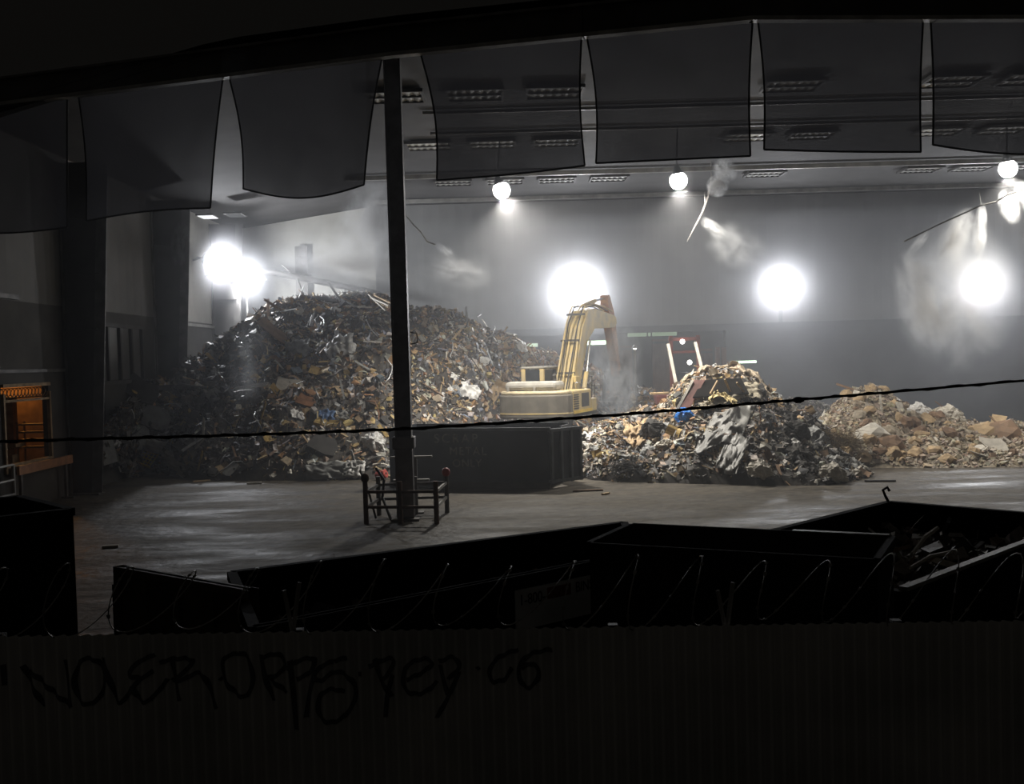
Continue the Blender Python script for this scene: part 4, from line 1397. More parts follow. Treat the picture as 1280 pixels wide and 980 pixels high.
# deck, side bodies
MB().box((0, -0.2, 1.72), (2.7, 3.9, 0.14)).build('deck', M_dark, EX)
sb = MB().box((1.05, -0.55, 2.25), (0.82, 2.35, 0.92)).build('side_body', M_yellow, EX, bevel=0.05)
MB().box((1.47, -0.2, 2.3), (0.02, 0.9, 0.55)).build('service_door', M_dark, sb)
m = MB()
for k in range(7):
    m.box((1.475, -1.35, 2.0 + 0.09 * k), (0.03, 0.6, 0.035))
m.build('louvre', M_dark, sb)
MB().box((1.48, -0.55, 1.86), (0.03, 2.35, 0.12)).build('stripe', mat('bright_yellow_paint', (0.75, 0.52, 0.09), 0.5, 0, 0.2, 2), sb)
MB().box((1.05, 1.0, 2.05), (0.82, 0.75, 0.52)).build('step_box', M_yellow, EX, bevel=0.04)
MB().box((-1.0, -0.9, 2.2), (0.85, 1.5, 0.86)).build('side_body', M_yellow, EX, bevel=0.05)
# rounded dusty engine hood with rail feet
MB().box((-0.10, -1.75, 2.92), (2.15, 1.15, 0.36)).build('engine_hood', mat('dusty_hood_grey', (0.36, 0.34, 0.30), 0.8, 0, 0.3, 2.5), EX, bevel=0.14)
hd = MB()
for x in (-1.0, 0.1):
    hd.box((x, -2.34, 2.80), (0.09, 0.08, 0.16))
hd.build('hood_latch', M_dust, EX)
ex = MB().tube([(0.62, -1.4, 2.7), (0.62, -1.4, 3.22), (0.62, -1.48, 3.34)], 0.07, 10).build('exhaust_pipe', M_dark, EX)
# cab
cab = MB()
cx0, cx1, cy0, cy1, cz0, cz1 = -1.42, -0.42, 0.15, 1.85, 1.78, 3.62
cab.box(((cx0 + cx1) / 2, (cy0 + cy1) / 2, cz0 + 0.35), (cx1 - cx0, cy1 - cy0, 0.7))
cb = cab.build('cab', M_yellow, EX, bevel=0.03)
m = MB()
for x in (cx0 + 0.09, cx1 - 0.09):
    for y in (cy0 + 0.06, cy1 - 0.06):
        m.box((x, y, (cz0 + cz1) / 2 + 0.3), (0.17, 0.12, cz1 - cz0 - 0.55))
m.build('cab_pillar', M_yellow, cb)
MB().box(((cx0 + cx1) / 2, (cy0 + cy1) / 2, cz1), (cx1 - cx0 + 0.05, cy1 - cy0 + 0.05, 0.10)).build('cab_roof', M_dust, cb, bevel=0.04)
MB().box(((cx0 + cx1) / 2, cy0 + 0.05, 3.02), (cx1 - cx0 - 0.3, 0.02, 1.0)).build('rear_window', M_glass, cb)
MB().box((cx0 + 0.05, (cy0 + cy1) / 2, 3.02), (0.02, cy1 - cy0 - 0.25, 1.0)).build('side_window', M_glass, cb)
MB().box((cx1 - 0.05, (cy0 + cy1) / 2, 3.02), (0.02, cy1 - cy0 - 0.25, 1.0)).build('side_window', M_glass, cb)
# boom
bp = [(0.75, 1.95), (1.25, 1.75), (2.1, 3.3), (3.05, 4.7), (4.1, 5.25), (7.2, 5.35), (7.6, 5.55), (7.5, 5.85), (7.1, 5.95), (4.2, 6.15), (3.2, 6.02), (2.35, 5.3), (1.5, 3.9), (0.7, 2.35)]
bo = MB().prism(bp, (0.22, 0, 0), (0, 1, 0), (0, 0, 1), (1, 0, 0), 0.78).build('boom', M_yellow, EX, bevel=0.03)
path = [(0.55, 2.5), (1.35, 4.0), (2.2, 5.42), (3.1, 6.2), (4.2, 6.32), (5.6, 6.28), (6.9, 6.12)]
for i, x in enumerate((-0.12, 0.05, 0.22, 0.39, 0.55)):
    MB().tube([(x + (0.05 * math.sin(i * 2 + k)), y - 0.02, z + 0.03 * math.sin(i + k)) for k, (y, z) in enumerate(path)], 0.032, 6).build('hose', M_yellow if i % 2 == 0 else M_black, bo)
m = MB()
for k, (y, z) in enumerate(((1.0, 3.35), (1.75, 4.72), (2.6, 5.85))):
    m.bar((-0.2, y, z), (0.64, y, z), 0.05, 0.09)
m.build('hose_clamp', M_dark, bo)
for x in (-0.28, 0.72):
    cyl = MB().tube([(x, 1.55, 1.9), (x, 2.35, 3.35)], 0.10, 12).build('boom_cylinder', M_yellow, EX)
    MB().tube([(x, 2.35, 3.35), (x, 3.0, 4.75)], 0.055, 10).build('rod', M_chrome, cyl)
m = MB().tube([(0.22, 3.6, 6.25), (0.22, 5.4, 6.55)], 0.10, 12).build('stick_cylinder', M_yellow, EX)
MB().tube([(0.22, 5.4, 6.55), (0.22, 7.05, 6.75)], 0.055, 10).build('rod', M_chrome, m)
st = MB().prism([(6.85, 6.85), (7.15, 6.9), (7.75, 6.2), (8.05, 5.6), (8.75, 3.2), (8.55, 3.0), (8.35, 3.15), (7.35, 5.4), (6.9, 6.3)], (0.22, 0, 0), (0, 1, 0), (0, 0, 1), (1, 0, 0), 0.40).build('stick', mat('rusty_orange_paint', (0.50, 0.24, 0.09), 0.65, 0, 0.4, 2.5, col2=(0.26, 0.11, 0.07)), EX, bevel=0.02)
MB().tube([(0.22, 7.7, 6.5), (0.22, 8.55, 4.4)], 0.085, 12).build('bucket_cylinder', M_dust, st)
bk = [(8.35, 3.3), (8.85, 3.25), (9.15, 2.7), (9.1, 2.1), (8.7, 1.7), (8.1, 1.6), (7.75, 1.75), (7.7, 1.82), (8.15, 1.85), (8.6, 2.0), (8.85, 2.3), (8.85, 2.65), (8.6, 2.95)]
bu = MB().prism(bk, (0.22, 0, 0), (0, 1, 0), (0, 0, 1), (1, 0, 0), 1.15).build('bucket', M_dark, EX)
for s in (-0.56, 0.56):
    MB().prism([(8.4, 3.1), (8.9, 3.1), (9.12, 2.5), (9.0, 2.0), (8.5, 1.68), (7.85, 1.74)], (0.22 + s, 0, 0), (0, 1, 0), (0, 0, 1), (1, 0, 0), 0.04).build('side_plate', M_dark, bu)
for k in range(5):
    MB().prism([(7.8, 1.72), (7.8, 1.86), (7.45, 1.82)], (-0.26 + 0.24 * k, 0, 0), (0, 1, 0), (0, 0, 1), (1, 0, 0), 0.09).build('tooth', M_dust, bu)
# mirror, handrails, lamp on the right deck
MB().tube([(0.72, 1.3, 2.3), (0.72, 1.3, 2.95), (0.72, 0.7, 2.95), (0.72, 0.7, 2.7)], 0.025, 6).build('handrail', M_chrome, EX)
MB().tube([(1.25, 1.3, 2.3), (1.3, 1.3, 3.25)], 0.022, 6).build('mirror_stem', M_dark, EX)
MB().box((1.3, 1.3, 3.3), (0.22, 0.05, 0.16)).build('mirror', M_chrome, EX)
MB().box((0.62, 1.15, 2.75), (0.22, 0.5, 0.95)).build('tool_box', M_yellow, EX, bevel=0.03)
MB().tube([(1.38, 1.35, 1.8), (1.38, 1.35, 2.9), (1.38, 0.4, 2.9)], 0.022, 6).build('handrail', M_dark, EX)

# ------------------------------------------------------------------ navy roll-off container
cl_, cr_ = PZ(488, 609, 0), PZ(688, 611, 0)
dx = (cr_ - cl_).normalized()
rz = math.atan2(dx.y, dx.x)
Lc = (cr_ - cl_).length
Hc = P(690, 534, cr_.y).z
Wc = 2.3
CO = thing('scrap_container', 'navy roll-off scrap container behind the steel post', 'container', cl_, rz)
m = MB()
m.box((Lc / 2, 0.03, Hc / 2 + 0.06), (Lc, 0.06, Hc - 0.12)).box((Lc / 2, Wc - 0.03, Hc / 2 + 0.06), (Lc, 0.06, Hc - 0.12))
m.box((0.03, Wc / 2, Hc / 2 + 0.06), (0.06, Wc - 0.12, Hc - 0.12)).box((Lc / 2, Wc / 2, 0.15), (Lc, Wc - 0.1, 0.08))
m.build('body', M_navy, CO)
MB().box((Lc / 2, -0.01, Hc - 0.05), (Lc + 0.1, 0.12, 0.10)).box((Lc / 2, Wc, Hc - 0.05), (Lc + 0.1, 0.12, 0.10)).box((0, Wc / 2, Hc - 0.05), (0.12, Wc, 0.10)).build('top_rail', M_navyrib, CO)
m = MB()
for k in range(4):
    m.box((0.35 + (Lc - 0.7) * k / 3.0, -0.03, Hc / 2), (0.09, 0.05, Hc - 0.25))
MB().box((Lc / 2, 0.0, 0.09), (Lc, 0.14, 0.18)).box((Lc / 2, Wc, 0.09), (Lc, 0.14, 0.18)).build('skid', M_dark, CO)
# ribbed tailgate swung slightly out at the right end
gate = MB().box((Lc + 0.32, 0.62, Hc / 2 + 0.05), (0.07, 1.45, Hc - 0.2), Matrix.Rotation(-0.5, 3, 'Z')).build('tailgate', M_navy, CO)
q = Matrix.Rotation(-0.5, 3, 'Z')
for k in range(4):
    pp = V((Lc + 0.32, 0.62, Hc / 2 + 0.05)) + q @ V((0.07, -0.66 + 0.44 * k, 0))
    MB().box(pp, (0.10, 0.09, Hc - 0.2), q).build('rib', M_navyrib, gate)
for z in (0.22, Hc - 0.10):
    MB().box(V((Lc + 0.32, 0.62, z)) + q @ V((0.06, 0, 0)), (0.10, 1.5, 0.09), q).build('cross_rail', M_navyrib, gate)
MB().box((Lc + 0.03, Wc - 0.55, Hc / 2 + 0.05), (0.06, 1.0, Hc - 0.2)).build('tailgate', M_navy, CO)


def text(body, name, parent, loc, rot, size, m, ext=0.003, sx=1.0, spacing=1.0):
    cu = bpy.data.curves.new(name, 'FONT')
    cu.body = body
    cu.size = size
    cu.extrude = ext
    cu.space_character = spacing
    cu.materials.append(m)
    tmp = bpy.data.objects.new(name, cu)
    C.objects.link(tmp)
    me = bpy.data.meshes.new_from_object(tmp.evaluated_get(bpy.context.evaluated_depsgraph_get()))
    bpy.data.objects.remove(tmp)
    bpy.data.curves.remove(cu)
    o = bpy.data.objects.new(name, me)
    if not me.materials:
        me.materials.append(m)
    C.objects.link(o)
    o.parent = parent
    o.location = loc
    o.rotation_euler = rot
    o.scale = (sx, 1, 1)
    return o


text('SCRAP', 'lettering', CO, (1.55, -0.006, Hc - 0.46), (PI / 2, 0, 0), 0.40, M_stencil, sx=1.0, spacing=1.35)
text('METAL', 'lettering', CO, (2.05, -0.006, Hc - 0.85), (PI / 2, 0, 0), 0.36, M_stencil, spacing=1.2)
text('ONLY', 'lettering', CO, (2.15, -0.006, Hc - 1.22), (PI / 2, 0, 0), 0.34, M_stencil, spacing=1.1)

# ------------------------------------------------------------------ lit bay behind the rear opening
M_tube = emit('greenish_tube_light', (0.72, 1.0, 0.72), 3.2)


def batten(label, a, b, Y, h=0.14, m=M_tube):
    A, B = P(*a, Y), P(*b, Y)
    t = thing('tube_light', label, 'tube light', (A + B) / 2, 0, 'tube lights in the rear bay')
    L = (B - A).length
    MB().box((0, 0.06, 0), (L + 0.1, 0.08, h * 1.3)).build('housing', M_dust, t)
    MB().tube([(-L / 2, -0.03, 0), (L / 2, -0.03, 0)], h / 2, 10).build('tube', m, t)
    ld = t
    return t


batten('bright greenish tube light right of the excavator boom', (724, 429), (757, 428), 60, 0.22)
batten('thin greenish tube light low at the right of the rear opening', (914, 453), (945, 452), 54.5, 0.12)
batten('thin tube light far left in the rear opening', (655, 432), (672, 431), 60, 0.2, emit('dim_tube_light', (0.8, 1.0, 0.75), 0.8))
wn = thing('window_2', 'wide pale green lit window high in the rear bay', 'window', P(815, 414, 64.7))
wn['kind'] = 'structure'
MB().box((0, 0, 0), (3.1, 0.04, 0.62)).build('pane', emit('pale_green_window', (0.62, 0.85, 0.55), 0.30), wn)
m = MB()
for x in (-1.57, -0.3, -0.05, 1.57):
    m.box((x, -0.03, 0), (0.08, 0.08, 0.74))
m.box((0, -0.03, 0.36), (3.2, 0.08, 0.08)).box((0, -0.03, -0.36), (3.2, 0.08, 0.08))
m.build('window_frame', M_steel, wn)
# parked red machine with two work lamps: mast frame, cab box, lamps
RL = thing('red_lift_truck', 'dim red lift truck with small white lamps behind the centre heap', 'truck', V((P(852, 460, 50.5).x, 50.8, 0)))
zz = lambda py: P(852, py, 50.5).z
MB().box((0, 0, 1.3), (2.6, 1.6, 1.5)).build('body', mat('dull_red_paint', (0.30, 0.07, 0.05), 0.6, 0, 0.4, 2), RL, bevel=0.06)
for x in (-0.55, 0.75):
    MB().box((x, -0.7, zz(425) / 2 + 0.2), (0.16, 0.12, zz(425))).build('mast', MATS['dull_red_paint'], RL)
MB().box((0.1, -0.7, zz(424)), (1.5, 0.12, 0.16)).box((0.1, -0.7, zz(440)), (1.4, 0.1, 0.12)).build('crossbar', MATS['dull_red_paint'], RL)
MB().box((0.1, 0.1, 2.6), (1.1, 1.2, 1.1)).build('cab', M_glass, RL, bevel=0.05)
M_small = emit('small_work_lamp', (1, 0.97, 0.92), 6)
for (px, py) in ((853, 427), (862, 453)):
    q = P(px, py, 49.9) - V(RL.location)
    MB().lathe([(0.10, -0.06), (0.12, 0), (0.10, 0.05)], q, 12, Matrix.Rotation(PI / 2, 3, 'X')).build('lamp', M_small, RL)
for sx in (-0.9, 0.9):
    for sy in (-0.85, 0.85):
        MB().lathe([(0.2, -0.15), (0.5, -0.13), (0.5, 0.13), (0.2, 0.15)], (sx, sy, 0.5), 18, Matrix.Rotation(PI / 2, 3, 'X')).build('wheel', M_black, RL)
for (px, py0, lb, m_) in ((795, 434, 'thin dark pole with a small white lamp behind the excavator', M_steel),):
    tp = P(px, py0, 50)
    t = thing('lamp_pole', lb, 'lamp pole', (tp.x, 50.5, 0))
    MB().tube([(0, 0, 0), (0, 0, tp.z)], 0.06, 8).build('pole', m_, t)
    MB().box((0, 0, 0.03), (0.5, 0.5, 0.06)).build('base_plate', m_, t)
    MB().lathe([(0.16, -0.05), (0.10, 0.05), (0.03, 0.12)], (0, 0, tp.z), 12).build('lamp_shade', m_, t)
    MB().lathe([(0.06, -0.1), (0.09, -0.04), (0.06, 0.0)], (0, -0.05, tp.z), 10).build('bulb', M_small, t)
for i, (px, py) in enumerate(((897, 434), (905, 434))):
    tp = P(px, py, 54.2)
    tag(MB().box((tp.x, 54.3, tp.z / 2), (0.22, 0.22, tp.z)).build('steel_upright', M_rust), '%s of two rusty uprights beside the rear opening' % ('left', 'right')[i], 'upright', 'rusty uprights by the rear opening')
for i, (x0, x1, y0) in enumerate(((815, 838, 424), (872, 892, 436), (770, 792, 432))):
    a, b = P(x0, y0, 58), P(x1, y0, 58)
    t = thing('storage_panel', 'brown upright storage panel in the rear bay, %s' % ('left of the red lift truck mast', 'right of the red lift truck mast', 'behind the excavator arm')[i], 'panel', ((a.x + b.x) / 2, 58 + 0.4 * i, 0))
    w = b.x - a.x
    m = MB()
    for k in range(7):
        m.box((-w / 2 + w * (k + .5) / 7, 0, a.z / 2), (w / 7 * 0.94, 0.12 + 0.04 * (k % 2), a.z))
    m.build('boards', mat('brown_storage_board', (0.22, 0.14, 0.10), 0.7, 0, 0.3, 2), t)
    MB().box((0, -0.1, a.z - 0.2), (w, 0.08, 0.12)).build('rail', M_steel, t)

# ------------------------------------------------------------------ alley seen through the left doorway
mb = MB()
mb.box((XL - 8.1, 32, 2.6), (0.2, 14, 5.2)).box((XL - 4.1, 38.4, 2.6), (8, 0.2, 5.2))
struct('wall_alley', mb, M_brick, 'brown back walls of the sodium-lit alley')
m = MB()
m.box((XL + 0.03, DY0 + 0.04, 2.28), (0.1, 0.1, DZ1 - DZ0)).box((XL + 0.03, DY1 - 0.04, 2.28), (0.1, 0.1, DZ1 - DZ0)).box((XL + 0.03, (DY0 + DY1) / 2, DZ1 + 0.02), (0.1, DY1 - DY0, 0.1)).box((XL + 0.03, (DY0 + DY1) / 2, DZ0), (0.12, DY1 - DY0, 0.1)).box((XL + 0.03, (DY0 + DY1) / 2, 3.2), (0.08, DY1 - DY0, 0.07))
d1 = m.build('door_1', M_tan)
tag(d1, 'frame of the low opening onto the orange-lit alley', 'doorway', None, 'structure')
t = thing('alley_post', 'orange-lit square post standing in the alley', 'post', (XL - 2.5, P(30, 540, 35).y, 0))
MB().box((0, 0, 1.6), (0.3, 0.3, 3.2)).build('shaft', M_tan, t)
MB().box((0, 0, 0.05), (0.5, 0.5, 0.1)).build('base', M_tan, t)
sh = thing('shelf_rack', 'orange-lit shelf rack of stacked trays in the alley', 'rack', (XL - 1.3, 34.2, 0))
for z in (1.55, 1.8, 2.05, 2.3):
    MB().box((0, 0, z), (1.0, 0.5, 0.05)).build('shelf', M_tan, sh)
for sx in (-0.5, 0.5):
    for sy in (-0.25, 0.25):
        MB().box((sx, sy, 1.2), (0.05, 0.05, 2.4)).build('upright', M_tan, sh)
t = thing('trough', 'tan slanting chute on the alley floor', 'chute', (XL - 1.6, 31.8, 0))
MB().prism([(-0.9, 1.35), (0.9, 1.75), (0.9, 1.85), (-0.9, 1.45)], (0, 0, 0), (1, 0, 0), (0, 0, 1), (0, 1, 0), 0.6).build('bed', M_tan, t)
for x in (-0.7, 0.7):
    MB().box((x, 0, 0.75), (0.08, 0.4, 1.5)).build('leg', M_tan, t)
# sodium wall lamp in the alley, high behind the wall
lt = thing('sodium_lamp', 'sodium lamp high on the alley wall lighting it orange', 'lamp', (XL - 4.0, 38.2, 4.6))
MB().box((0, -0.12, 0), (0.4, 0.24, 0.18)).build('housing', M_house, lt)
MB().box((0, -0.14, -0.11), (0.32, 0.2, 0.05)).build('lens', emit('sodium_lens', (1.0, 0.45, 0.10), 20), lt)
ld = bpy.data.lights.new('sodium_glow', 'POINT')
ld.energy = 220
ld.color = (1.0, 0.42, 0.08)
ld.shadow_soft_size = 0.15
lo = bpy.data.objects.new('sodium_source', ld)
C.objects.link(lo)
lo.location = (XL - 4.0, 37.85, 4.35)
# coil of wire along the lintel, barrier board, tube gate
A, B = P(-12, 494, 30), P(76, 492, 34)
mb = MB()
pts = []
for i in range(200):
    s = i / 199
    a = s * 2 * PI * 13
    pts.append(V((XL - 0.1, 29.36 + 2.88 * s, 3.41)) + V((0.13 * math.cos(a), 0.05 * math.sin(a), 0.15 * math.sin(a))))
mb.tube(pts, 0.016, 4)
tag(mb.build('wire_coil', M_tan), 'coiled wire along the lintel of the orange-lit doorway', 'wire coil')
t = thing('barrier_board', 'orange barrier board below the orange-lit doorway', 'barrier', (XL + 0.3, 31.3, 0))
MB().box((0, 0, 1.22), (0.08, 3.6, 0.26)).build('board', M_orange, t)
for y in (-1.5, 1.5):
    MB().box((-0.08, y, 0.6), (0.08, 0.1, 1.5)).build('leg', M_steel, t)
    MB().box((-0.03, y, 0.03), (0.4, 0.1, 0.06)).build('foot', M_steel, t)
gp = P(17, 600, 29.2)
t = thing('tube_gate', 'grey tube gate standing at the left edge of the yard', 'gate', (gp.x, gp.y, 0))
gz = P(15, 580, gp.y).z
for y in (0, -1.5):
    MB().tube([(0, y, 0), (0, y, gz)], 0.05, 8).build('post', M_steel_pale, t)
for z in (0.2, 0.6, 1.0, gz - 0.02):
    MB().tube([(0, 0, z), (0, -1.5, z)], 0.04, 8).build('rail', M_steel_pale, t)

# ------------------------------------------------------------------ foreground: bins behind a corrugated fence
def bin_box(name, label, cat, corners, ztop, m_body, m_rim, zb=0.1, th=0.06, ribs=5, fl=0.4):
    """open roll-off bin over four ground corners (near-left, near-right, far-right, far-left)"""
    cs = [V((c[0], c[1], 0)) for c in corners]
    o = sum(cs, V()) / 4
    t = thing(name, label, cat, o, 0)
    cs = [c - o for c in cs]
    m = MB()
    for i in range(4):
        a, b = cs[i], cs[(i + 1) % 4]
        m.bar(a + V((0, 0, (ztop + zb) / 2)), b + V((0, 0, (ztop + zb) / 2)), th, ztop - zb)
    m.add([c + V((0, 0, fl)) for c in cs] + [c + V((0, 0, zb)) for c in cs], [(0, 1, 2, 3), (7, 6, 5, 4)])
    m.build('body', m_body, t)
    m = MB()
    for i in range(4):
        a, b = cs[i], cs[(i + 1) % 4]
        m.bar(a + V((0, 0, ztop)), b + V((0, 0, ztop)), 0.11, 0.09)
    m.build('rim', m_rim, t)
    for i in (0, 1):
        a, b = cs[i], cs[(i + 1) % 4]
        n = (b - a).cross(V((0, 0, 1))).normalized()
        for k in range(ribs):
            p = a + (b - a) * (k + 0.5) / ribs + n * 0.07
            MB().box(p + V((0, 0, (ztop + zb) / 2)), (0.09, 0.09, ztop - zb - 0.1), Matrix.Rotation(math.atan2((b - a).y, (b - a).x), 3, 'Z')).build('rib', m_body, t)
    m = MB()
    for i in (0, 2):
        a, b = cs[i], cs[(i + 1) % 4]
        m.bar(a * 0.7 + V((0, 0, 0.05)), b * 0.7 + V((0, 0, 0.05)), 0.12, 0.1)
    m.build('skid', m_body, t)
    return t, cs, o


def px_at_z(px, py, z):
    p = PZ(px, py, z)
    return (p.x, p.y)


# left black bin
zA = 2.35
fr_ = px_at_z(88, 640, zA)
d1_ = V((-0.74, -0.67))
d2_ = V((-0.67, 0.74))
bin_box('waste_bin', 'tall black waste bin at the lower left corner', 'bin', ((fr_[0] + d1_.x * 2.3, fr_[1] + d1_.y * 2.3), fr_, (fr_[0] + d2_.x * 1.9, fr_[1] + d2_.y * 1.9), (fr_[0] + d1_.x * 2.3 + d2_.x * 1.9, fr_[1] + d1_.y * 2.3 + d2_.y * 1.9)), zA, M_bin, M_bin, ribs=0)
# brown bin end
zB_ = 1.75
a1 = px_at_z(143, 708, zB_)
a2 = px_at_z(312, 738, zB_)
TG = thing('bin_gate', 'rusty brown steel gate panel standing open at the end of the signed bin', 'gate', (a1[0], a1[1], 0), math.atan2(a2[1] - a1[1], a2[0] - a1[0]))
gw = math.hypot(a2[0] - a1[0], a2[1] - a1[1])
MB().box((gw / 2, 0.05, zB_ / 2 + 0.05), (gw, 0.05, zB_ - 0.1)).build('panel', M_binbrown, TG)
MB().box((gw / 2, 0.05, zB_ - 0.04), (gw, 0.12, 0.08)).build('cross_rail', M_binbrown, TG)
MB().box((gw / 2, 0.05, 0.1), (gw, 0.12, 0.1)).build('cross_rail', M_binbrown, TG)
for x in (0.05, gw - 0.05):
    MB().box((x, 0.05, zB_ / 2), (0.1, 0.14, zB_)).build('upright', M_binbrown, TG)
for k in range(3):
    MB().box((gw * (k + 1) / 4, -0.0, zB_ / 2 + 0.03), (0.07, 0.06, zB_ - 0.2)).build('rib', M_binbrown, TG)
MB().box((-0.07, 0.05, zB_ / 2 - 0.1), (0.06, 0.06, zB_ - 0.25)).build('hinge_bar', M_bin, TG)
# long open bin with the sign
zC = 1.6
nl, nr_ = px_at_z(318, 789, zC), px_at_z(800, 693, zC)
fr2, fl2 = px_at_z(780, 656, zC), px_at_z(290, 719, zC)
t, cs, o = bin_box('rolloff_bin', 'long black open bin carrying a white sign', 'bin', (nl, nr_, fr2, fl2), zC, M_bin, M_bin, ribs=0)
nearv = (cs[1] - cs[0])
MB().bar(cs[0] + V((0, 0, zC + 0.03)), cs[1] + V((0, 0, zC + 0.03)), 0.07, 0.03).build('near_rim', M_steel_pale, t)
ang = math.atan2(nearv.y, nearv.x)
nn_ = V((nearv.y, -nearv.x, 0)).normalized()
Ls = nearv.length
S0, S1 = 0.60, 0.835
sg = cs[0] + nearv * ((S0 + S1) / 2) + nn_ * 0.06
sw = Ls * (S1 - S0)
shh = 0.44
sgo = MB().box(sg + V((0, 0, zC - 0.11 - shh / 2)), (sw, 0.02, shh), Matrix.Rotation(ang, 3, 'Z')).build('sign', M_sign, t)
sgo['label'] = 'white sign with black lettering'
base = cs[0] + nearv * S0 + nn_ * 0.074
MB().box(cs[0] + nearv * (S0 + (S1 - S0) * 0.53) + nn_ * 0.071 + V((0, 0, zC - 0.21)), (sw * 0.3, 0.006, 0.13), Matrix.Rotation(ang, 3, 'Z')).build('sign_patch', M_signred, sgo)
text('1-800-', 'lettering', sgo, base + nearv.normalized() * 0.04 + V((0, 0, zC - 0.28)), (PI / 2, 0, ang), 0.17, M_ink, 0.002, 0.85)
text('BINS', 'lettering', sgo, base + nearv.normalized() * sw * 0.74 + V((0, 0, zC - 0.265)), (PI / 2, 0, ang), 0.17, M_ink, 0.002, 0.78)
# low loose fill in the long bin
def fill(name, label, cs, o, z, seed, pal, n, amp=0.12):
    mb = MB()
    mb.col = (0.05, 0.045, 0.04)
    def fn(u, v):
        p = (cs[0] * (1 - u) + cs[1] * u) * (1 - v) + (cs[3] * (1 - u) + cs[2] * u) * v
        p = p * 0.94 + o
        return V((p.x, p.y, z + amp * noise.noise(V((p.x * 1.5, p.y * 1.5, seed)))))
    mb.grid(fn, 24, 14)
    for _ in range(n):
        p = fn(R.uniform(.05, .95), R.uniform(.05, .95))
        mb.col = jitter(R.choice(pal))
        s = R.uniform(0.06, 0.3)
        scrap_piece(mb, p + V((0, 0, 0.05)), rnd_rot(V((0, 0, 1)), 0.8), s, R.choice(('strip', 'flake', 'chunk')))
    ob = mb.build(name, M_scrap, None, tint=True)
    return tag(ob, label, 'debris', None, 'stuff')


fill('loose_scrap', 'dark loose scrap lying in the long open bin', cs, o, 1.0, 3, PAL_DARK, 260)
# tall dark bin right of it
zD = 2.22
c1, c2 = px_at_z(790, 660, zD), px_at_z(1112, 676, zD)
d_ = V((c2[0] - c1[0], c2[1] - c1[1], 0)).normalized()
n_ = V((d_.y, -d_.x, 0)) * 1.1
t, cs, o = bin_box('waste_bin.002', 'dark closed-side bin between the signed bin and the debris-filled bin', 'bin', ((c1[0] + n_.x, c1[1] + n_.y), (c2[0] + n_.x, c2[1] + n_.y), c2, c1), zD, M_bin, M_bin, ribs=0, fl=1.7)
MB().bar(cs[3] * 0.35 + cs[2] * 0.65 + V((0, 0, zD + 0.05)), cs[2] + V((0, 0, zD + 0.05)), 0.08, 0.02).build('far_rim', M_rail, t)
m = MB()
m.add([c * 0.99 + V((0, 0, zD - 0.02)) for c in cs] + [c * 0.99 + V((0, 0, zD + 0.05)) for c in cs], [(3, 2, 1, 0), (4, 5, 6, 7), (0, 1, 5, 4), (1, 2, 6, 5), (2, 3, 7, 6), (3, 0, 4, 7)])
m.build('lid', mat('matt_black_lid', (0.012, 0.011, 0.010), 0.95, 0, 0.3, 2, spec=0.0), t)

# right debris-filled bin
zE = 1.62
e_n0, e_n1 = V((*px_at_z(1135, 742, zE), 0)), V((*px_at_z(1281, 685, zE), 0))
e_f0 = V((*px_at_z(1000, 665, zE), 0))
e_f1 = V((*px_at_z(1112, 630, zE), 0))
dr = (e_n1 - e_n0).normalized()
e_n0b = e_n0 - dr * 0.1
end = e_n0b + (e_f1 - e_n1)
c_far = e_f1
c_near = e_n0b + dr * ((e_f1 - e_n0b).dot(dr))
c_farl = e_f1 - dr * ((e_f1 - e_n0b).dot(dr))
t, cs, o = bin_box('waste_bin.003', 'open black bin full of dark debris at lower right', 'bin', (e_n0b, c_near, c_far, c_farl), zE, M_bin, M_bin, ribs=4)
MB().bar(cs[0] + V((0, 0, zE + 0.06)), cs[1] + V((0, 0, zE + 0.06)), 0.09, 0.05).build('near_rim', M_rail, t)
hk = MB().tube([cs[2] + V((0, 0, zE)), cs[2] + V((-0.06, 0, zE + 0.12)), cs[2] + V((-0.10, 0, zE + 0.22)), cs[2] + V((-0.03, 0, zE + 0.26)), cs[2] + V((0.0, 0, zE + 0.20))], 0.022, 8).build('hook', M_black, t)
fill('loose_scrap.002', 'dark mixed debris filling the lower right bin', cs, o, 1.25, 14, PAL_DARK + [(0.4, 0.38, 0.33)], 420, 0.25)
for (a, b, za, zb2, lb) in (((1140, 693), (1172, 660), 1.5, 1.72, 'pale curved strip standing in the lower right bin'), ((1135, 712), (1190, 690), 1.4, 1.45, 'thin stick lying in the lower right bin')):
    tag(MB().tube([PZ(*a, za), (PZ(*a, za) + PZ(*b, zb2)) / 2 + V((0, 0, 0.05)), PZ(*b, zb2)], 0.025, 6).build('strip', COLS['pale']), lb, 'strip')

# corrugated fence
FY = 6.5
f0, f1 = P(-40, 796, FY), P(1320, 775, FY)
ftop = lambda x: f0.z + (f1.z - f0.z) * (x - f0.x) / (f1.x - f0.x)
PITCH_F = 0.076
cor = lambda x: 0.019 * math.sin(2 * PI * x / PITCH_F)
FE = thing('corrugated_fence', 'grey corrugated metal fence with black graffiti along the bottom', 'fence', (0, FY, 0))
nx = 1100
MB().grid(lambda u, v: (lambda x: V((x, cor(x), 0.02 + (ftop(x) - 0.02) * v)))(f0.x - 0.3 + (f1.x - f0.x + 0.6) * u), nx, 1).build('sheet', M_fence, FE, smooth=True)
MB().bar((f0.x - 0.3, 0.06, f0.z - 0.10), (f1.x + 0.3, 0.06, f1.z - 0.10), 0.05, 0.04).build('top_rail', M_bin, FE)
for x in (-3.3, -1.4, 0.6, 2.4):
    MB().box((x, 0.07, ftop(x) / 2), (0.06, 0.06, ftop(x))).build('post', M_dark, FE)
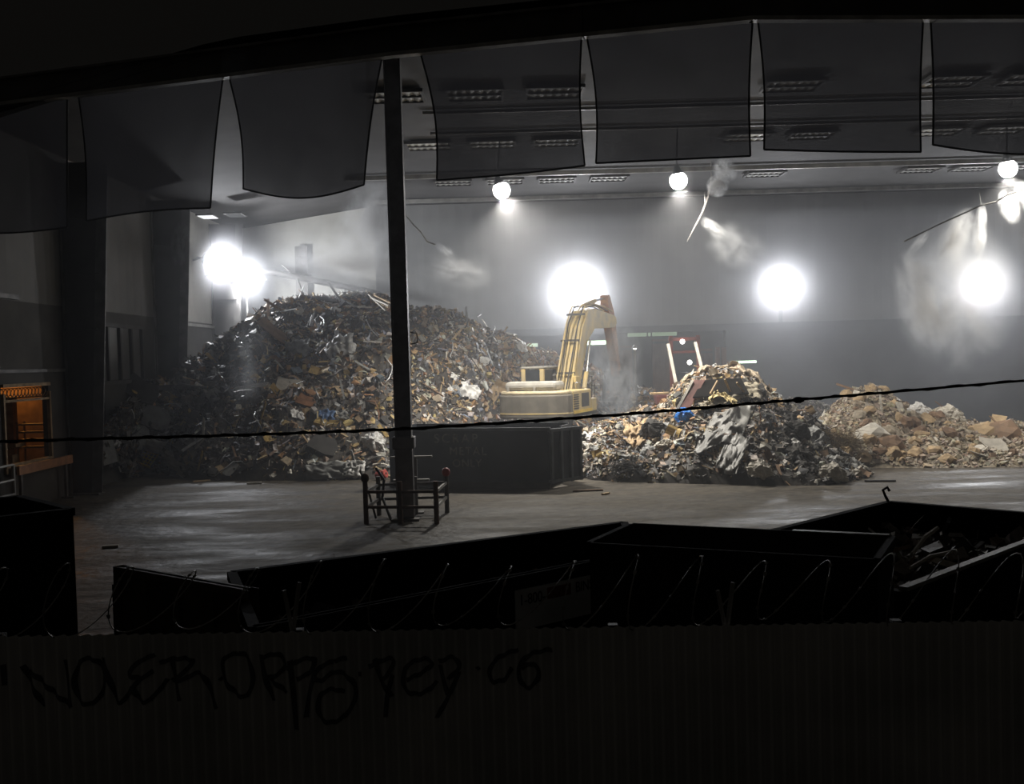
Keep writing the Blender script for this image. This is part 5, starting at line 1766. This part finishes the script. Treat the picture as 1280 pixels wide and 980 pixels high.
for px in (366, 908):
    b = P(px, 792, FY + 0.06)
    l, r_ = P(px - 11, 738, FY + 0.02), P(px + 8, 728, FY + 0.1)
    o0 = V((0, FY, 0))
    MB().bar(b - o0, l - o0, 0.018, 0.02).bar(b - o0, r_ - o0, 0.022, 0.02).build('arm', M_rail, FE)
# razor coil along the top
pts = []
n = 900
turns = 17
for i in range(n + 1):
    s = i / n
    x = f0.x + (f1.x - f0.x) * s
    a = 2 * PI * turns * s
    k = 1 + 0.15 * math.sin(s * 23)
    pts.append(V((x + 0.13 * math.sin(a * 1.0 + 0.6), FY + 0.06 + 0.16 * math.cos(a), ftop(x) + 0.20 + 0.21 * k * math.sin(a))))
mb = MB().tube(pts, 0.004, 4)
for i in range(0, n, 5):
    p = pts[i]
    d = (pts[i + 1] - p).normalized()
    mb.bar(p - d * 0.012, p + d * 0.012, 0.022, 0.002)
tag(mb.build('razor_coil', M_rail), 'loose coil of razor wire along the top of the corrugated fence', 'razor wire')

# graffiti strokes (photo positions on the fence), sprayed following the corrugation
G = [
    [(2, 832), (4, 858)],
    [(28, 832), (40, 858), (54, 884)], [(36, 838), (62, 862), (88, 884)], [(88, 884), (84, 850), (80, 826)],
    [(100, 826), (92, 850), (98, 874), (112, 881), (126, 868), (130, 846), (122, 828), (106, 824), (98, 830)],
    [(128, 822), (136, 850), (148, 878), (160, 868), (166, 858)],
    [(194, 818), (170, 830), (162, 844), (176, 848), (192, 838)], [(176, 848), (166, 862), (180, 878), (196, 866), (210, 848)],
    [(198, 830), (216, 824), (240, 826), (230, 840), (214, 852)], [(214, 852), (228, 850), (246, 842), (258, 852), (270, 886)], [(214, 826), (220, 856), (224, 876)],
    [(274, 848), (277, 851)],
    [(298, 816), (278, 826), (282, 852), (296, 868), (308, 870), (316, 850), (310, 824), (298, 816)],
    [(326, 818), (332, 850), (342, 876)], [(324, 824), (346, 818), (356, 832), (346, 844), (334, 848)], [(336, 848), (358, 866)],
    [(362, 826), (366, 866), (370, 914)], [(358, 836), (374, 826), (392, 824), (388, 840), (370, 850)],
    [(434, 822), (404, 832), (392, 846), (400, 852), (420, 840), (440, 852), (444, 872), (432, 894), (412, 904), (398, 892), (400, 870), (416, 862), (430, 866)], [(392, 846), (386, 870), (382, 898)],
    [(448, 842), (452, 842)],
    [(468, 824), (476, 850), (490, 872)], [(460, 834), (484, 824), (492, 828), (484, 844), (476, 850)], [(490, 844), (484, 872), (482, 896)],
    [(508, 850), (526, 842), (540, 830), (528, 824), (508, 834), (504, 856), (516, 868), (534, 864), (546, 852)],
    [(548, 828), (566, 822), (574, 834), (560, 850)], [(550, 832), (556, 856), (560, 868)], [(574, 840), (562, 868), (546, 898)],
    [(596, 834), (599, 837)],
    [(648, 812), (624, 822), (612, 838), (616, 852), (630, 850), (640, 836)],
    [(690, 812), (664, 818), (650, 832), (650, 850), (660, 860), (672, 850), (672, 836), (660, 830), (652, 838)],
]


def smooth_path(pts, k=6):
    out = []
    for i in range(len(pts) - 1):
        p0 = V(pts[max(i - 1, 0)]).to_2d()
        p1, p2 = V(pts[i]).to_2d(), V(pts[i + 1]).to_2d()
        p3 = V(pts[min(i + 2, len(pts) - 1)]).to_2d()
        for j in range(k):
            t = j / k
            out.append(0.5 * ((2 * p1) + (p2 - p0) * t + (2 * p0 - 5 * p1 + 4 * p2 - p3) * t * t + (3 * p1 - p0 - 3 * p2 + p3) * t ** 3))
    out.append(V(pts[-1]).to_2d())
    return out


mb = MB()
for st in G:
    pl = []
    for q in smooth_path([(x, y, 0) for x, y in st], 8):
        w = P(q.x, q.y, FY - 0.015)
        pl.append(V((w.x, 0, w.z)))
    vs, fs = [], []
    hw = 0.014
    for i, p in enumerate(pl):
        d = pl[min(i + 1, len(pl) - 1)] - pl[max(i - 1, 0)]
        d = d.normalized() if d.length > 1e-6 else V((1, 0, 0))
        nrm = V((-d.z, 0, d.x))
        for s in (-1, -0.75, -0.5, -0.25, 0, 0.25, 0.5, 0.75, 1):
            qv = p + nrm * hw * s
            vs.append(V((qv.x, cor(qv.x) - 0.006, qv.z)))
    for i in range(len(pl) - 1):
        for j in range(8):
            fs.append((i * 9 + j, i * 9 + j + 1, (i + 1) * 9 + j + 1, (i + 1) * 9 + j))
    mb.add(vs, fs)
gr = mb.build('graffiti', mat('black_spray_paint', (0.13, 0.13, 0.14), 0.7, 0, 0.4, 5), FE)
gr['label'] = 'black sprayed graffiti lettering'

# overhead cable with lashing
cp = [(-20, 552.5, 9.0), (120, 548.5, 9.0), (260, 545, 9.05), (400, 540.5, 9.1), (520, 535.5, 9.2), (660, 526.5, 9.3), (800, 516.5, 9.5), (900, 508, 9.6), (1000, 499.5, 9.7), (1120, 489.5, 9.85), (1300, 474, 10.1)]
pts = [P(*c) for c in cp]
dense = []
for i in range(len(pts) - 1):
    for j in range(14):
        dense.append(pts[i].lerp(pts[i + 1], j / 14))
dense.append(pts[-1])
t = thing('overhead_cable', 'black lashed cable strung across the view in front of the yard', 'cable', dense[0])
MB().tube([p - dense[0] for p in dense], 0.013, 6).build('sheath', M_rope, t)
MB().tube([p - dense[0] + V((0, 0.016 * math.cos(i * 1.3), 0.016 * math.sin(i * 1.3))) for i, p in enumerate(dense)], 0.006, 5).build('lashing', M_rope, t)
b = P(998, 500, 9.7) - dense[0]
MB().tube([b - V((0.05, 0, 0)), b - V((0.02, 0, 0)), b + V((0.02, 0, 0)), b + V((0.05, 0, 0))], [0.016, 0.03, 0.03, 0.016], 8).build('splice', M_rope, t)

# ------------------------------------------------------------------ night sky and view
w = bpy.data.worlds.new('night_sky')
sc.world = w
w.use_nodes = True
bg = w.node_tree.nodes['Background']
bg.inputs['Color'].default_value = (0.62, 0.58, 0.52, 1)
wt = w.node_tree
tc = wt.nodes.new('ShaderNodeTexCoord')
sx = wt.nodes.new('ShaderNodeSeparateXYZ')
wt.links.new(tc.outputs['Generated'], sx.inputs[0])
mr = wt.nodes.new('ShaderNodeMapRange')          # fill glow added on the street side for the fence, darker over the yard
mr.inputs['From Min'].default_value = -0.9
mr.inputs['From Max'].default_value = 0.7
mr.inputs['To Min'].default_value = 0.018
mr.inputs['To Max'].default_value = 0.0055
wt.links.new(sx.outputs['Y'], mr.inputs['Value'])
wt.links.new(mr.outputs[0], bg.inputs['Strength'])
sc.view_settings.view_transform = 'Standard'
sc.view_settings.look = 'None'
sc.view_settings.gamma = 1
sc.view_settings.exposure = 0.0
sc.view_settings.use_curve_mapping = False
sc.cycles.use_denoising = True
sc.cycles.max_bounces = 5
sc.cycles.diffuse_bounces = 3
sc.cycles.glossy_bounces = 2
sc.cycles.transparent_max_bounces = 10
sc.cycles.volume_bounces = 0
sc.cycles.volume_step_rate = 1.5
sc.cycles.sample_clamp_indirect = 4
sc.cycles.caustics_reflective = False
sc.cycles.caustics_refractive = False
